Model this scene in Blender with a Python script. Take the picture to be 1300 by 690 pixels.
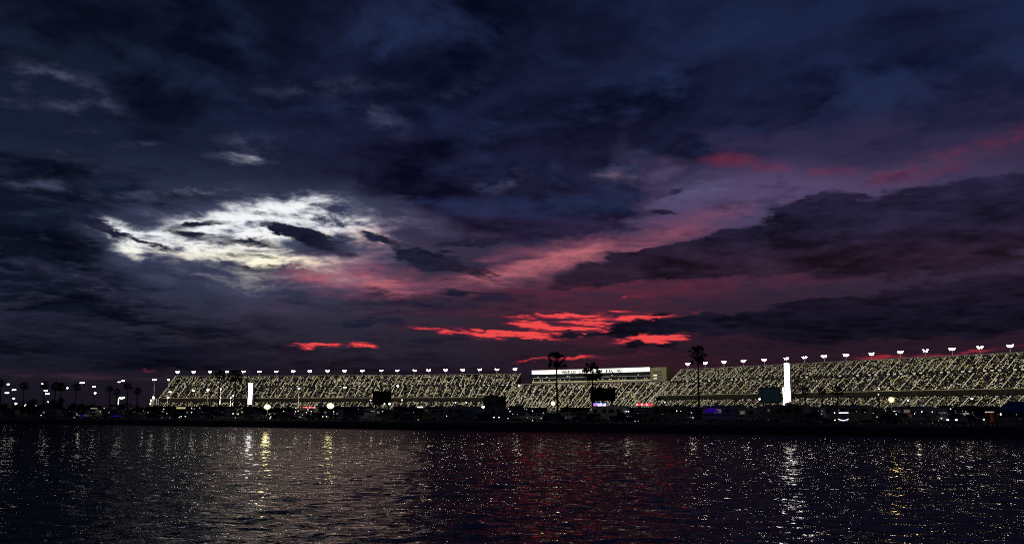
import bpy, bmesh, math, random
import numpy as np
from mathutils import Vector, Matrix

for _o in list(bpy.data.objects):
    bpy.data.objects.remove(_o, do_unlink=True)
SC = bpy.context.scene
COL = SC.collection
RAD = math.radians

# ------------------------------------------------------------------ camera
PITCH, EYE, FOC = RAD(8.0), 3.2, 1264.0
cam_data = bpy.data.cameras.new('camera')
cam_data.sensor_width = 36.0
cam_data.lens = 36.0 * FOC / 1300.0
cam_data.clip_start, cam_data.clip_end = 0.5, 20000.0
cam = bpy.data.objects.new('camera', cam_data)
COL.objects.link(cam)
cam.location = (0, 0, EYE)
cam.rotation_euler = (math.pi / 2 + PITCH, 0, 0)
SC.camera = cam

SC.view_settings.view_transform = 'Standard'
SC.view_settings.look = 'None'
SC.view_settings.exposure = 0.0
SC.view_settings.gamma = 1.0
SC.view_settings.use_curve_mapping = False
SC.cycles.max_bounces = 4
SC.cycles.diffuse_bounces = 1
SC.cycles.glossy_bounces = 2
SC.cycles.transmission_bounces = 2
SC.cycles.use_adaptive_sampling = False
SC.cycles.sample_clamp_direct = 0.0
SC.cycles.sample_clamp_indirect = 6.0
SC.cycles.caustics_reflective = False
SC.cycles.use_denoising = False
SC.cycles.pixel_filter_type = 'BLACKMAN_HARRIS'
SC.cycles.filter_width = 1.1


def ray(px, py):
    """direction in the world through a point of the 1300 x 690 frame"""
    cx, cy = (px - 650.0) / FOC, (345.0 - py) / FOC
    return Vector((cx, math.cos(PITCH) - cy * math.sin(PITCH), math.sin(PITCH) + cy * math.cos(PITCH)))


def at(px, py, Y):
    d = ray(px, py)
    return Vector((d.x * Y / d.y, Y, EYE + d.z * Y / d.y))


def azel(px, py):
    d = ray(px, py)
    return math.degrees(math.atan2(d.x, d.y)), math.degrees(math.atan2(d.z, math.hypot(d.x, d.y)))


def lin(r, g, b):
    f = lambda c: (c / 255 / 12.92) if c / 255 <= 0.04045 else ((c / 255 + 0.055) / 1.055) ** 2.4
    return (f(r), f(g), f(b), 1.0)

# ------------------------------------------------------------------ world: dusk sky with layered cloud
SUN_AZ, SUN_EL = RAD(-11.0), RAD(2.0)
world = bpy.data.worlds.new('World')
SC.world = world
world.use_nodes = True
NT = world.node_tree
NT.nodes.clear()


class G:
    """small builder for shader maths"""
    def __init__(self, nt):
        self.nt = nt

    def n(self, typ, **kw):
        nd = self.nt.nodes.new(typ)
        for k, v in kw.items():
            setattr(nd, k, v)
        return nd

    def put(self, sock, v):
        if isinstance(v, bpy.types.NodeSocket):
            self.nt.links.new(v, sock)
        elif v is not None:
            sock.default_value = v

    def m(self, op, a, b=None, c=None, clamp=False):
        nd = self.n('ShaderNodeMath', operation=op, use_clamp=clamp)
        for i, v in enumerate((a, b, c)):
            if v is not None:
                self.put(nd.inputs[i], v)
        return nd.outputs[0]

    def vm(self, op, a, b=None, s=None):
        nd = self.n('ShaderNodeVectorMath', operation=op)
        self.put(nd.inputs[0], a)
        if b is not None:
            self.put(nd.inputs[1], b)
        if s is not None:
            self.put(nd.inputs['Scale'], s)
        return nd.outputs['Value'] if op in ('LENGTH', 'DOT_PRODUCT') else nd.outputs[0]

    def comb(self, x, y, z=0.0):
        nd = self.n('ShaderNodeCombineXYZ')
        for i, v in enumerate((x, y, z)):
            self.put(nd.inputs[i], v)
        return nd.outputs[0]

    def rng(self, v, a, b, c=0.0, d=1.0, smooth=True):
        nd = self.n('ShaderNodeMapRange', interpolation_type='SMOOTHSTEP' if smooth else 'LINEAR', clamp=True)
        self.put(nd.inputs[0], v)
        for i, q in enumerate((a, b, c, d)):
            self.put(nd.inputs[i + 1], q)
        return nd.outputs[0]

    def noise(self, vec, scale, detail=4.0, rough=0.55, dist=0.0, out=0, lac=2.0, kind='FBM'):
        nd = self.n('ShaderNodeTexNoise', noise_dimensions='3D', noise_type=kind)
        if kind == 'FBM':
            nd.normalize = True
        self.put(nd.inputs['Vector'], vec)
        nd.inputs['Scale'].default_value = scale
        nd.inputs['Detail'].default_value = detail
        nd.inputs['Roughness'].default_value = rough
        nd.inputs['Lacunarity'].default_value = lac
        nd.inputs['Distortion'].default_value = dist
        return nd.outputs[out]

    def mix(self, f, a, b, mode='MIX'):
        nd = self.n('ShaderNodeMix', data_type='RGBA', blend_type=mode)
        nd.clamp_factor = True
        self.put(nd.inputs[0], f)
        self.put(nd.inputs[6], a)
        self.put(nd.inputs[7], b)
        return nd.outputs[2]


g = G(NT)
DIR = g.n('ShaderNodeTexCoord').outputs['Generated']
sep = g.n('ShaderNodeSeparateXYZ')
g.put(sep.inputs[0], DIR)
dx, dy, dz = sep.outputs
AZ = g.m('MULTIPLY', g.m('ARCTAN2', dx, dy), 57.29578)
EL = g.m('MULTIPLY', g.m('ARCSINE', dz), 57.29578)
P0 = g.comb(AZ, EL)
# coordinates on a flat cloud deck overhead: cloud texture flattens towards the horizon as real decks do
den = g.m('ADD', g.m('MAXIMUM', dz, 0.0), 0.10)
DECK = g.comb(g.m('DIVIDE', dx, den), g.m('MULTIPLY', g.m('DIVIDE', dy, den), 0.75), 0.0)
# warps, in degrees
nbig = g.noise(DECK, 1.1, 3.0, 0.55, out=1)
nmid = g.noise(DECK, 3.6, 5.0, 0.60, out=1)
half = (0.5, 0.5, 0.5)
W1 = g.vm('MULTIPLY', g.vm('SUBTRACT', nbig, half), (5.5, 2.4, 0.0))
W2 = g.vm('MULTIPLY', g.vm('SUBTRACT', nmid, half), (5.5, 2.3, 0.0))
P = g.vm('ADD', P0, g.vm('ADD', W1, W2))
PS = g.vm('ADD', P0, g.vm('SCALE', W2, s=0.55))
HI = g.noise(DECK, 9.0, 8.0, 0.62)            # wisps
RAGV = g.noise(g.vm('ADD', g.comb(g.m('MULTIPLY', AZ, 0.055), g.m('MULTIPLY', EL, 0.16)), (3.1, 1.7, 0)), 5.0, 8.0, 0.6, 0.5)
CL = g.noise(g.vm('ADD', DECK, (5.3, 2.2, 0.7)), 1.7, 8.0, 0.58, 0.9)
BRK = g.noise(g.vm('MULTIPLY', DECK, (0.5, 1.0, 1.0)), 5.0, 6.0, 0.6, 0.8)


fine = g.noise(g.vm('ADD', g.comb(g.m('MULTIPLY', AZ, 0.30), g.m('MULTIPLY', g.m('ADD', EL, g.m('MULTIPLY', AZ, 0.05)), 0.95)), (7.7, 3.3, 1.0)), 1.0, 8.0, 0.68, out=1)
W3 = g.vm('MULTIPLY', g.vm('SUBTRACT', fine, half), (4.6, 1.55, 0.0))
PT = g.vm('ADD', P0, g.vm('ADD', W3, g.vm('SCALE', W2, s=0.12)))
PS = g.vm('ADD', PS, g.vm('SCALE', W3, s=0.8))


def ell(a, e, ra, re, rot, soft, warp):
    mp = g.n('ShaderNodeMapping', vector_type='TEXTURE')
    g.put(mp.inputs[0], (P0, PS, P, PT)[warp])
    mp.inputs[1].default_value = (a, e, 0)
    mp.inputs[2].default_value = (0, 0, rot)
    mp.inputs[3].default_value = (ra, re, 1)
    return g.rng(g.vm('LENGTH', mp.outputs[0]), 1.0 - soft, 1.0 + 0.15 * soft, 1.0, 0.0)


def blob(px, py, wx, wy, rot=0.0, soft=1.0, warp=2):
    """soft ellipse, given in photo pixels and turned into degrees of sky; soft = share of the radius that fades"""
    a, e = azel(px, py)
    return ell(a, e, wx / 22.5, wy / 22.5, RAD(rot), soft, warp)


def seg(x1, y1, x2, y2, w, soft=0.9, warp=3):
    """soft streak between two sky directions"""
    a1, e1 = azel(x1, y1)
    a2, e2 = azel(x2, y2)
    return ell((a1 + a2) / 2, (e1 + e2) / 2, math.hypot(a2 - a1, e2 - e1) * 0.56, w / 22.5, math.atan2(e2 - e1, a2 - a1), soft, warp)


def acc(items, f=None):
    f = f or blob
    tot = None
    for amp, *b in items:
        v = f(*b)
        tot = g.m('MULTIPLY', v, amp) if tot is None else g.m('MULTIPLY_ADD', v, amp, tot)
    return tot


def ramp(v, *stops):
    nd = g.n('ShaderNodeValToRGB')
    g.put(nd.inputs[0], v)
    e = nd.color_ramp.elements
    e[0].position, e[0].color = stops[0][0], lin(*stops[0][1])
    e[1].position, e[1].color = stops[-1][0], lin(*stops[-1][1])
    for p_, c_ in stops[1:-1]:
        q = e.new(p_)
        q.color = lin(*c_)
    return nd.outputs[0]


def glow(items, color, col, gate=None, k=1.0, f=None):
    v = acc(items, f)
    if gate is not None:
        v = g.m('MULTIPLY', v, gate)
    v = g.m('MULTIPLY', v, k, clamp=True)
    return g.mix(v, col, color)


def bgd(c):
    b_ = g.n('ShaderNodeBackground')
    g.put(b_.inputs[0], c)
    return b_.outputs[0]


def mixsh(f, a_, b_):
    m_ = g.n('ShaderNodeMixShader')
    g.put(m_.inputs[0], f)
    g.put(m_.inputs[1], a_)
    g.put(m_.inputs[2], b_)
    return m_.outputs[0]


# horizontal strand texture, sloping very slightly down to the right
thin = g.noise(g.vm('ADD', g.comb(g.m('MULTIPLY', AZ, 0.22), g.m('MULTIPLY', g.m('ADD', EL, g.m('MULTIPLY', AZ, 0.05)), 2.3)),
               g.vm('SCALE', g.vm('SUBTRACT', nmid, half), s=0.8)), 1.5, 7.0, 0.62)
up = g.rng(EL, 0.0, 24.0, smooth=False)

# ---- 1. light behind the cloud: the open-sky colour field (up: 24 degrees = 1, 6 deg = .25, 11 = .45)
colR = ramp(up, (0, (24, 11, 20)), (.08, (33, 17, 29)), (.2, (46, 28, 44)), (.3, (50, 38, 58)), (.45, (54, 48, 74)), (.62, (44, 40, 70)), (.75, (28, 36, 70)), (1, (22, 32, 62)))
colL = ramp(up, (0, (20, 18, 30)), (.08, (18, 20, 35)), (.2, (32, 36, 56)), (.3, (46, 52, 76)), (.45, (44, 52, 76)), (.6, (20, 28, 50)), (1, (18, 26, 48)))
leftness = g.rng(g.m('SUBTRACT', g.m('ADD', AZ, g.m('MULTIPLY', g.m('SUBTRACT', BRK, 0.5), 10.0)), g.rng(EL, 2.5, 6.5, 6.5, 0.0)), -14.0, 0.0, 1.0, 0.0)
col = g.mix(leftness, colR, colL)
sky = g.n('ShaderNodeTexSky', sky_type='NISHITA')
sky.sun_disc = False
sky.sun_elevation = SUN_EL
sky.sun_rotation = SUN_AZ
sky.altitude = 0
sky.air_density, sky.dust_density, sky.ozone_density = 1.2, 2.0, 2.5
col = g.mix(1.0, col, g.mix(1.0, sky.outputs[0], (0.0006, 0.0007, 0.0012, 1), 'MULTIPLY'), 'ADD')
wisp = g.rng(HI, 0.36, 0.62)
soft1 = g.rng(BRK, .2, .65)
# lavender openings at the right, blue ones high up
col = glow([(1, 930, 250, 190, 50, 6, 0.9), (.7, 1120, 238, 190, 34, 4, 0.9), (.8, 800, 225, 60, 30, 30, 0.8)], lin(82, 68, 104), col)
col = glow([(1, 880, 236, 60, 26, 8, 0.9)], lin(92, 92, 130), col, wisp, .8)
col = glow([(1, 1255, 75, 70, 35, -12, 0.9), (.8, 900, 60, 150, 24, 28, 1.0), (.7, 960, 95, 80, 30, 40, 1.0), (.6, 1290, 165, 70, 16, 6, 1.0),
            (.7, 730, 150, 70, 50, 0, 1.0), (.5, 480, 105, 120, 16, 8, 1.0), (.6, 1110, 40, 70, 26, 0, 1)], lin(34, 45, 76), col, wisp, .8)
# pink
col = glow([(1.3, 460, 350, 150, 32, -8, 0.9), (.7, 560, 366, 130, 16, 0, 1.0), (1, 735, 320, 150, 26, 13, 0.9), (.6, 860, 286, 110, 22, 14, 0.9), (.9, 640, 352, 100, 16, -4, .9), (.8, 640, 318, 60, 12, 0, .9)],
           lin(134, 76, 98), col, soft1)
col = glow([(1.3, 440, 346, 110, 20, -10, 0.9), (1., 715, 332, 120, 15, 11, 0.9), (.7, 620, 352, 60, 7, 0, .9)], lin(186, 104, 114), col, g.rng(BRK, .3, .6))
# soft red rim below the upper deck
col = glow([(1, 915, 199, 90, 13, -6, 1.0), (1, 1040, 213, 120, 11, -3, 1.0), (.55, 1190, 205, 110, 14, 8, 1.0), (.45, 1290, 172, 70, 22, 12, 1.0)],
           lin(136, 44, 66), col, g.m('MULTIPLY', soft1, g.rng(HI, .36, .62)), .8)
# dim red haze low in the middle
col = glow([(.9, 770, 374, 210, 24, 2, 1.0), (.5, 1000, 345, 180, 16, 6, 1.0), (.3, 1180, 330, 180, 16, 6, 1.0), (.5, 760, 410, 170, 26, 0, 1.0), (.2, 580, 402, 110, 14, 0, 1), (.2, 820, 465, 200, 16, 0, 1.0)],
           lin(96, 38, 56), col, soft1)

# ---- 2. the soft deck of cloud
dens = acc([
    (1.2, 300, 60, 430, 140, 0, 0.5), (1.1, 640, 90, 330, 150, 0, .6), (.85, 1010, 100, 330, 80, 8, .6), (.7, 1230, 130, 150, 50, 6, .7),
    (1.0, 500, 215, 240, 58, -10, .6), (1.25, 690, 250, 160, 66, -4, .5), (.8, 570, 250, 130, 50, -8, .8), (1.0, 660, 215, 150, 66, 8, .6), (1.0, 850, 185, 60, 24, -8, .7), (.8, 770, 275, 90, 22, 14, .7),
    (1.1, 60, 250, 180, 80, 0, .6), (1.0, 60, 350, 170, 80, -8, .7), (.45, 200, 400, 200, 30, -10, .8), (1.0, 130, 450, 300, 30, 0, .7), (.7, 420, 462, 300, 22, 0, .7), (.6, 600, 480, 260, 20, 0, .8),
    (.7, 230, 245, 110, 20, 4, .7), (.5, 300, 360, 120, 12, -10, .8), (.8, 560, 385, 170, 16, -1, .9), (.45, 300, 425, 140, 14, -8, .9),
])
tex = g.m('ADD', g.m('MULTIPLY', g.m('SUBTRACT', HI, 0.5), 2.6), g.m('MULTIPLY', g.m('SUBTRACT', BRK, 0.5), 2.4))
cov = g.rng(g.m('ADD', g.m('MULTIPLY', dens, 0.9), tex), 0.0, 1.05, smooth=False)
cR = ramp(up, (0, (26, 14, 24)), (.13, (27, 18, 32)), (.27, (27, 22, 42)), (.42, (34, 27, 52)), (.55, (23, 23, 47)), (.75, (16, 20, 44)), (1, (16, 20, 42)))
cL = ramp(up, (0, (18, 17, 28)), (.12, (12, 15, 28)), (.4, (12, 17, 33)), (.7, (10, 15, 33)), (1, (9, 13, 28)))
left2 = g.rng(AZ, -24.0, -4.0, 1.0, 0.0)
cloud = g.mix(left2, cR, cL)
shade = g.m('MAXIMUM', g.m('ADD', -3.15, g.m('MULTIPLY', g.m('ADD', g.m('ADD', g.m('MULTIPLY', HI, 0.8), g.m('MULTIPLY', BRK, 0.7)), g.m('MULTIPLY', CL, 2.0)), 2.4)), 0.35)
cloud = g.mix(1.0, cloud, g.comb(shade, shade, g.m('ADD', g.m('MULTIPLY', shade, 0.85), 0.15)), 'MULTIPLY')
blu = g.noise(g.vm('ADD', DECK, (1.3, 8.2, 2.7)), 2.6, 8.0, 0.62, 0.35)
bluf = g.m('MULTIPLY', g.rng(blu, 0.47, 0.66), g.rng(EL, 5.0, 13.0, 0.15, 0.75))
cloud = g.mix(bluf, cloud, g.mix(left2, lin(34, 46, 82), lin(26, 36, 58)))
folds = acc([(1, 75, 112, 90, 30, -14, 1.0, 1), (.7, 60, 150, 90, 18, -8, 1.0, 1), (.6, 60, 192, 110, 11, -3, 1.0, 1), (.6, 180, 188, 60, 9, 4, 1., 1), (.5, 60, 236, 120, 10, 0, 1.0, 1), (.5, 210, 240, 90, 14, 20, 1., 1),
             (.8, 270, 345, 130, 26, -12, 1., 1), (.6, 330, 385, 140, 24, -12, 1., 1), (.5, 130, 370, 120, 14, -20, 1, 1), (.4, 420, 112, 110, 14, 4, 1., 1), (.4, 480, 150, 70, 20, -20, 1., 1), (.4, 600, 112, 40, 14, 20, 1., 1),
             (.5, 310, 188, 70, 18, 0, 1., 1), (.9, 640, 228, 50, 14, 20, 1., 1), (.5, 790, 205, 40, 10, 30, 1, 1), (.6, 520, 285, 60, 10, -10, 1, 1)])
cloud = g.mix(g.m('MULTIPLY', folds, g.rng(HI, .40, .74), clamp=True), cloud, lin(86, 88, 120))
shd = mixsh(cov, bgd(col), bgd(cloud))

# ---- 3. the bright break: a soft field seen through torn streaks of cloud
L = acc([(1.0, 375, 272, 95, 38, 0, 1, 1), (.9, 310, 288, 130, 28, 3, 1, 1), (1.0, 260, 314, 160, 24, -5, 1, 1), (.6, 165, 300, 60, 18, -25, .9, 1), (.6, 460, 300, 90, 30, -20, .9, 1), (.7, 400, 338, 120, 18, -4, .9, 1),
         (.3, 440, 325, 60, 10, -8, 1, 1), (.36, 312, 203, 52, 10, 0, 1.0, 1), (.3, 250, 237, 70, 12, 6, 1.0, 1), (.35, 320, 350, 200, 34, -5, 1, 1), (.25, 520, 285, 90, 24, -6, 1, 1), (.3, 330, 285, 210, 60, 4, 1, 1), (.3, 790, 218, 50, 20, 20, 1, 1)])
T = g.m('ADD', g.m('MULTIPLY', g.m('SUBTRACT', HI, 0.5), 2.6), g.m('MULTIPLY', g.m('SUBTRACT', RAGV, 0.5), 3.8))
GAPV = g.m('MULTIPLY', g.rng(L, 0.0, 1.25, smooth=False), g.m('ADD', 0.14, g.m('MULTIPLY', g.rng(T, -0.55, 0.60, smooth=False), 1.12)))
GAPA = g.rng(GAPV, 0.02, 0.50, smooth=False)
warm = g.rng(g.m('ADD', EL, g.m('MULTIPLY', AZ, -0.10)), 9.6, 11.6, 1.0, 0.0)
pinkr = g.rng(g.m('ADD', AZ, g.m('MULTIPLY', EL, -1.6)), -28.0, -21.0)
gc = g.mix(warm, (0.90, 0.92, 0.94, 1), (1.0, 0.94, 0.72, 1))
gc = g.mix(pinkr, gc, (0.58, 0.24, 0.25, 1))
gapcol = g.mix(g.rng(GAPV, 0.12, 0.80, smooth=False), lin(78, 82, 112), gc)
halo = acc([(.8, 320, 290, 230, 62, 4, 1, 2), (.7, 400, 300, 150, 70, -6, 1, 2), (.35, 290, 375, 200, 40, -8, 1, 2)])
halom = g.m('MULTIPLY', g.m('MULTIPLY', halo, g.rng(RAGV, .36, .66)), 0.75, clamp=True)
shd = mixsh(halom, shd, bgd(g.mix(pinkr, lin(72, 78, 106), lin(96, 72, 98))))
shd = mixsh(GAPA, shd, bgd(gapcol))

# ---- 4. red-lit undersides low over the stands
redf = acc([(1.1, 512, 414, 620, 424, 8), (1.3, 560, 417, 760, 432, 5), (.9, 575, 424, 680, 428, 8), (1.4, 620, 403, 820, 399, 5), (1.4, 630, 407, 730, 419, 6), (1.5, 690, 418, 790, 410, 8), (1.3, 780, 409, 870, 404, 7),
            (1.4, 770, 433, 900, 427, 7), (.8, 790, 427, 870, 426, 5), (.5, 890, 428, 990, 428, 6), (1.4, 352, 439, 430, 436, 6), (1.5, 420, 436, 506, 439, 7),
            (.45, 440, 397, 495, 394, 4), (.45, 755, 381, 840, 377, 3), (.5, 800, 369, 940, 361, 4), (.5, 860, 398, 920, 393, 4), (.35, 660, 368, 760, 374, 4), (.35, 1000, 342, 1090, 330, 4),
            (.55, 545, 412, 900, 404, 22), (.3, 350, 436, 510, 436, 16), (.38, 600, 424, 900, 428, 14), (.3, 560, 398, 900, 374, 14), (.35, 940, 355, 1010, 372, 6), (.3, 1160, 328, 1230, 318, 4)], seg)
redf2 = acc([(1.0, 645, 459, 700, 455, 2.6), (1.0, 680, 456, 786, 451, 4.0), (.3, 790, 452, 830, 450, 2.5), (.45, 174, 469, 192, 469, 2.5), (.65, 1060, 450, 1180, 452, 5), (.65, 1150, 453, 1310, 441, 5),
             (.35, 1106, 405, 1150, 401, 2), (.25, 1178, 425, 1240, 418, 3)], seg)
rth = g.rng(g.m('ADD', g.m('MULTIPLY', thin, 0.8), g.m('MULTIPLY', RAGV, 0.2)), .40, .62)
redm = g.rng(g.m('MULTIPLY', redf, g.m('ADD', 0.22, rth)), 0.10, 1.20)
redm = g.m('ADD', redm, g.m('MULTIPLY', redf2, g.rng(thin, .25, .60)), clamp=True)
redc = g.mix(g.rng(redm, .75, 1.0), g.mix(g.rng(redm, .10, .85), lin(98, 38, 60), lin(196, 54, 66)), lin(236, 74, 74))
shd = mixsh(redm, shd, bgd(redc))
duskL = acc([(.8, 150, 478, 120, 7, 0, 1., 0), (.5, 40, 476, 90, 9, 0, 1., 0)])
shd = mixsh(g.m('MULTIPLY', duskL, g.rng(BRK, .4, .6), clamp=True), shd, bgd(lin(54, 40, 52)))

# ---- 5. nearer clouds with firmer edges, in front of all that
edge = acc([
    (1.0, 1030, 300, 250, 40, 11, .30, 1), (1.0, 830, 335, 160, 22, 10, .35, 1), (1.0, 1230, 285, 210, 52, 10, .3, 1), (1.0, 1030, 262, 70, 18, 10, .5, 1), (.9, 1290, 240, 60, 22, 6, .6, 1),
    (1.2, 1180, 392, 260, 36, 6, .5, 3), (.9, 1000, 402, 170, 20, 7, .5, 3), (.9, 1290, 385, 160, 40, 8, .5, 3), (.5, 1150, 425, 260, 20, 2, 1, 3), (.6, 1050, 325, 280, 30, 6, 1, 1), (.7, 1250, 320, 140, 30, 6, 1, 1),
    (1.2, 545, 331, 52, 17, -6, .5, 3), (.8, 600, 345, 40, 9, -14, .6, 1), (.7, 850, 245, 26, 8, 20, .6, 1), (.7, 850, 268, 36, 6, -10, .8, 1),
    (.9, 600, 308, 60, 7, 4, .8, 1), (1.15, 376, 294, 56, 12, -6, .7, 3), (1.05, 400, 306, 70, 12, -16, .8, 3), (.55, 400, 318, 70, 8, -8, .8, 3), (.75, 232, 297, 40, 7, -4, 1, 3), (.75, 295, 304, 70, 7, -6, 1, 3), (.8, 130, 290, 50, 9, -24, .6, 3), (.45, 345, 270, 60, 5, 3, 1, 3), (.6, 250, 284, 70, 6, 8, 1, 3),
    (.8, 190, 308, 56, 5, -14, .8, 3), (.55, 310, 322, 70, 6, -4, 1, 3), (.6, 330, 340, 80, 7, -4, .8, 3), (.7, 490, 310, 60, 7, -20, .8, 1),
])
edge2 = acc([(1.1, 690, 428, 790, 417, 3.5, .6), (1.2, 760, 424, 900, 410, 10, .5), (1.2, 850, 412, 1000, 400, 13, .5), (.9, 817, 403, 855, 402, 4, .7),
             (.9, 795, 438, 825, 436, 7, .7), (.8, 820, 438, 870, 437, 4, .8), (.8, 395, 415, 530, 402, 6, .8), (.8, 500, 432, 600, 430, 9, .8), (.5, 330, 380, 420, 385, 8, .9), (.6, 440, 368, 520, 376, 8, .9), (.6, 520, 370, 640, 374, 8, .9)], seg)
etex = g.m('ADD', g.m('MULTIPLY', g.m('SUBTRACT', HI, 0.5), 1.7), g.m('MULTIPLY', g.m('SUBTRACT', RAGV, 0.5), 2.2))
ecov = g.rng(g.m('ADD', g.m('MAXIMUM', edge, edge2), etex), 0.12, 0.95)
ecov = g.m('MULTIPLY', ecov, g.rng(g.m('ADD', edge, edge2), 0.05, 0.4))
eR = ramp(up, (0, (34, 18, 30)), (.14, (24, 18, 31)), (.2, (19, 17, 32)), (.28, (27, 20, 36)), (.34, (40, 26, 42)), (.42, (31, 27, 49)), (.52, (33, 29, 54)), (.62, (24, 24, 46)), (1, (18, 20, 40)))
eL = ramp(up, (0, (18, 17, 30)), (.2, (24, 26, 44)), (.4, (26, 28, 48)), (.5, (22, 27, 48)), (1, (14, 18, 36)))
ecol = g.mix(g.rng(AZ, -7.0, 2.0, 1.0, 0.0), eR, eL)
esh = g.m('MAXIMUM', g.m('ADD', -2.35, g.m('MULTIPLY', g.m('ADD', g.m('ADD', HI, BRK), CL), 2.25)), 0.45)
ecol = g.mix(1.0, ecol, g.comb(esh, esh, esh), 'MULTIPLY')
shd = mixsh(ecov, shd, bgd(ecol))
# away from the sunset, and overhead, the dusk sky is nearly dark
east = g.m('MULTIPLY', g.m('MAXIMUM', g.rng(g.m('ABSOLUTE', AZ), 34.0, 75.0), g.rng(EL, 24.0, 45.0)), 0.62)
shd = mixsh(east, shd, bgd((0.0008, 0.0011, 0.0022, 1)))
below = g.rng(EL, -1.0, -0.1)
shd = mixsh(below, bgd((0.004, 0.004, 0.006, 1)), shd)
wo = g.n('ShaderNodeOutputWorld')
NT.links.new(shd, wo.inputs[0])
world.cycles.sampling_method = 'MANUAL'
world.cycles.sample_map_resolution = 512

sun_data = bpy.data.lights.new('sun', 'SUN')
sun_data.energy = 0.02
sun_data.angle = RAD(12)
sun_data.color = (1.0, 0.72, 0.62)
sun_ob = bpy.data.objects.new('sun', sun_data)
COL.objects.link(sun_ob)
sun_ob.rotation_euler = (math.pi / 2 - SUN_EL, 0, math.pi - SUN_AZ)

# ------------------------------------------------------------------ helpers
rnd = random.Random(7)


def tag(o, label=None, cat=None, group=None, kind=None):
    if label: o['label'] = label
    if cat: o['category'] = cat
    if group: o['group'] = group
    if kind: o['kind'] = kind
    return o


def mat(name, color, rough=0.8, metal=0.0, emit=None, strength=0.0, vary=0.0, scale=3.0, bump=0.0, trans=0.0):
    m = bpy.data.materials.new(name)
    m.use_nodes = True
    nt = m.node_tree
    b = nt.nodes['Principled BSDF']
    b.inputs['Base Color'].default_value = (*color, 1)
    b.inputs['Roughness'].default_value = rough
    b.inputs['Metallic'].default_value = metal
    if emit:
        b.inputs['Emission Color'].default_value = (*emit, 1)
        b.inputs['Emission Strength'].default_value = strength
    if vary or bump:
        tc = nt.nodes.new('ShaderNodeTexCoord')
        nz = nt.nodes.new('ShaderNodeTexNoise')
        nz.inputs['Scale'].default_value = scale
        nz.inputs['Detail'].default_value = 5
        nt.links.new(tc.outputs['Object'], nz.inputs['Vector'])
        if vary:
            r_ = nt.nodes.new('ShaderNodeValToRGB')
            r_.color_ramp.elements[0].position, r_.color_ramp.elements[1].position = 0.3, 0.7
            r_.color_ramp.elements[0].color = (*[c * (1 - vary) for c in color], 1)
            r_.color_ramp.elements[1].color = (*[min(1, c * (1 + vary)) for c in color], 1)
            nt.links.new(nz.outputs[0], r_.inputs[0])
            nt.links.new(r_.outputs[0], b.inputs['Base Color'])
        if bump:
            bp = nt.nodes.new('ShaderNodeBump')
            bp.inputs['Strength'].default_value = bump
            nt.links.new(nz.outputs[0], bp.inputs['Height'])
            nt.links.new(bp.outputs[0], b.inputs['Normal'])
    return m


def lamp_mat(name, color, strength):
    return mat(name, (0.6, 0.6, 0.6), 0.4, emit=color, strength=strength)


M = dict(
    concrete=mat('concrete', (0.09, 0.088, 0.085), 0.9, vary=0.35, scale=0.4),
    riser=mat('dark_concrete', (0.012, 0.011, 0.010), 0.9, vary=0.5, scale=0.3),  # near-black concrete of terraces, walls and the recess under the upper deck
    aisle=mat('painted_concrete', (0.78, 0.76, 0.66), 0.8, vary=0.12, scale=1.0),
    beam=mat('painted_beam', (0.17, 0.16, 0.09), 0.7, vary=0.25, scale=0.2),
    steel=mat('galvanised_steel', (0.22, 0.22, 0.23), 0.5, 0.6, vary=0.2),
    dark=mat('dark_metal', (0.02, 0.021, 0.024), 0.6, vary=0.3),
    black=mat('black_paint', (0.012, 0.012, 0.014), 0.5, vary=0.3),
    glass=mat('dark_glass', (0.01, 0.012, 0.015), 0.08),
    rubber=mat('rubber', (0.01, 0.01, 0.01), 0.9, vary=0.2),
    bark=mat('palm_bark', (0.05, 0.042, 0.033), 0.95, vary=0.35, scale=6.0, bump=0.4),
    frond=mat('palm_frond', (0.035, 0.055, 0.022), 0.7, vary=0.4, scale=2.0),
    dead=mat('dry_palm_frond', (0.075, 0.055, 0.03), 0.9, vary=0.3, scale=2.0),
    leaf=mat('broad_leaf', (0.03, 0.045, 0.02), 0.75, vary=0.4, scale=1.5),
    block=mat('olive_block_wall', (0.10, 0.095, 0.055), 0.8, vary=0.15, scale=0.2),
    cream=mat('cream_panel', (0.42, 0.40, 0.27), 0.7, vary=0.12, scale=0.2),
    flood=lamp_mat('flood_lamp', (1.0, 0.96, 0.90), 60.0),
    white_l=lamp_mat('white_lamp', (1.0, 0.97, 0.92), 12.0),
    small_l=lamp_mat('small_lamp', (1.0, 0.94, 0.86), 2.2),
    dim_l=lamp_mat('dim_lamp', (0.95, 0.95, 1.0), 0.55),
    warm_l=lamp_mat('warm_lamp', (1.0, 0.66, 0.26), 3.0),
    sodium=lamp_mat('yellow_lamp', (1.0, 0.86, 0.40), 1.6),
    amber=lamp_mat('amber_lamp', (1.0, 0.62, 0.16), 1.7),
    red_l=lamp_mat('red_lamp', (1.0, 0.05, 0.07), 1.6),
    blue_l=lamp_mat('blue_lamp', (0.06, 0.01, 0.9), 0.7),
    pylon_l=lamp_mat('pylon_screen', (0.98, 0.97, 1.0), 16.0),
    fascia_l=lamp_mat('backlit_fascia', (1.0, 0.97, 0.88), 0.95),
    win_l=lamp_mat('lit_window', (1.0, 0.82, 0.5), 0.22),
    win_d=lamp_mat('dim_window', (0.7, 0.85, 0.7), 0.05),
)
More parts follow.
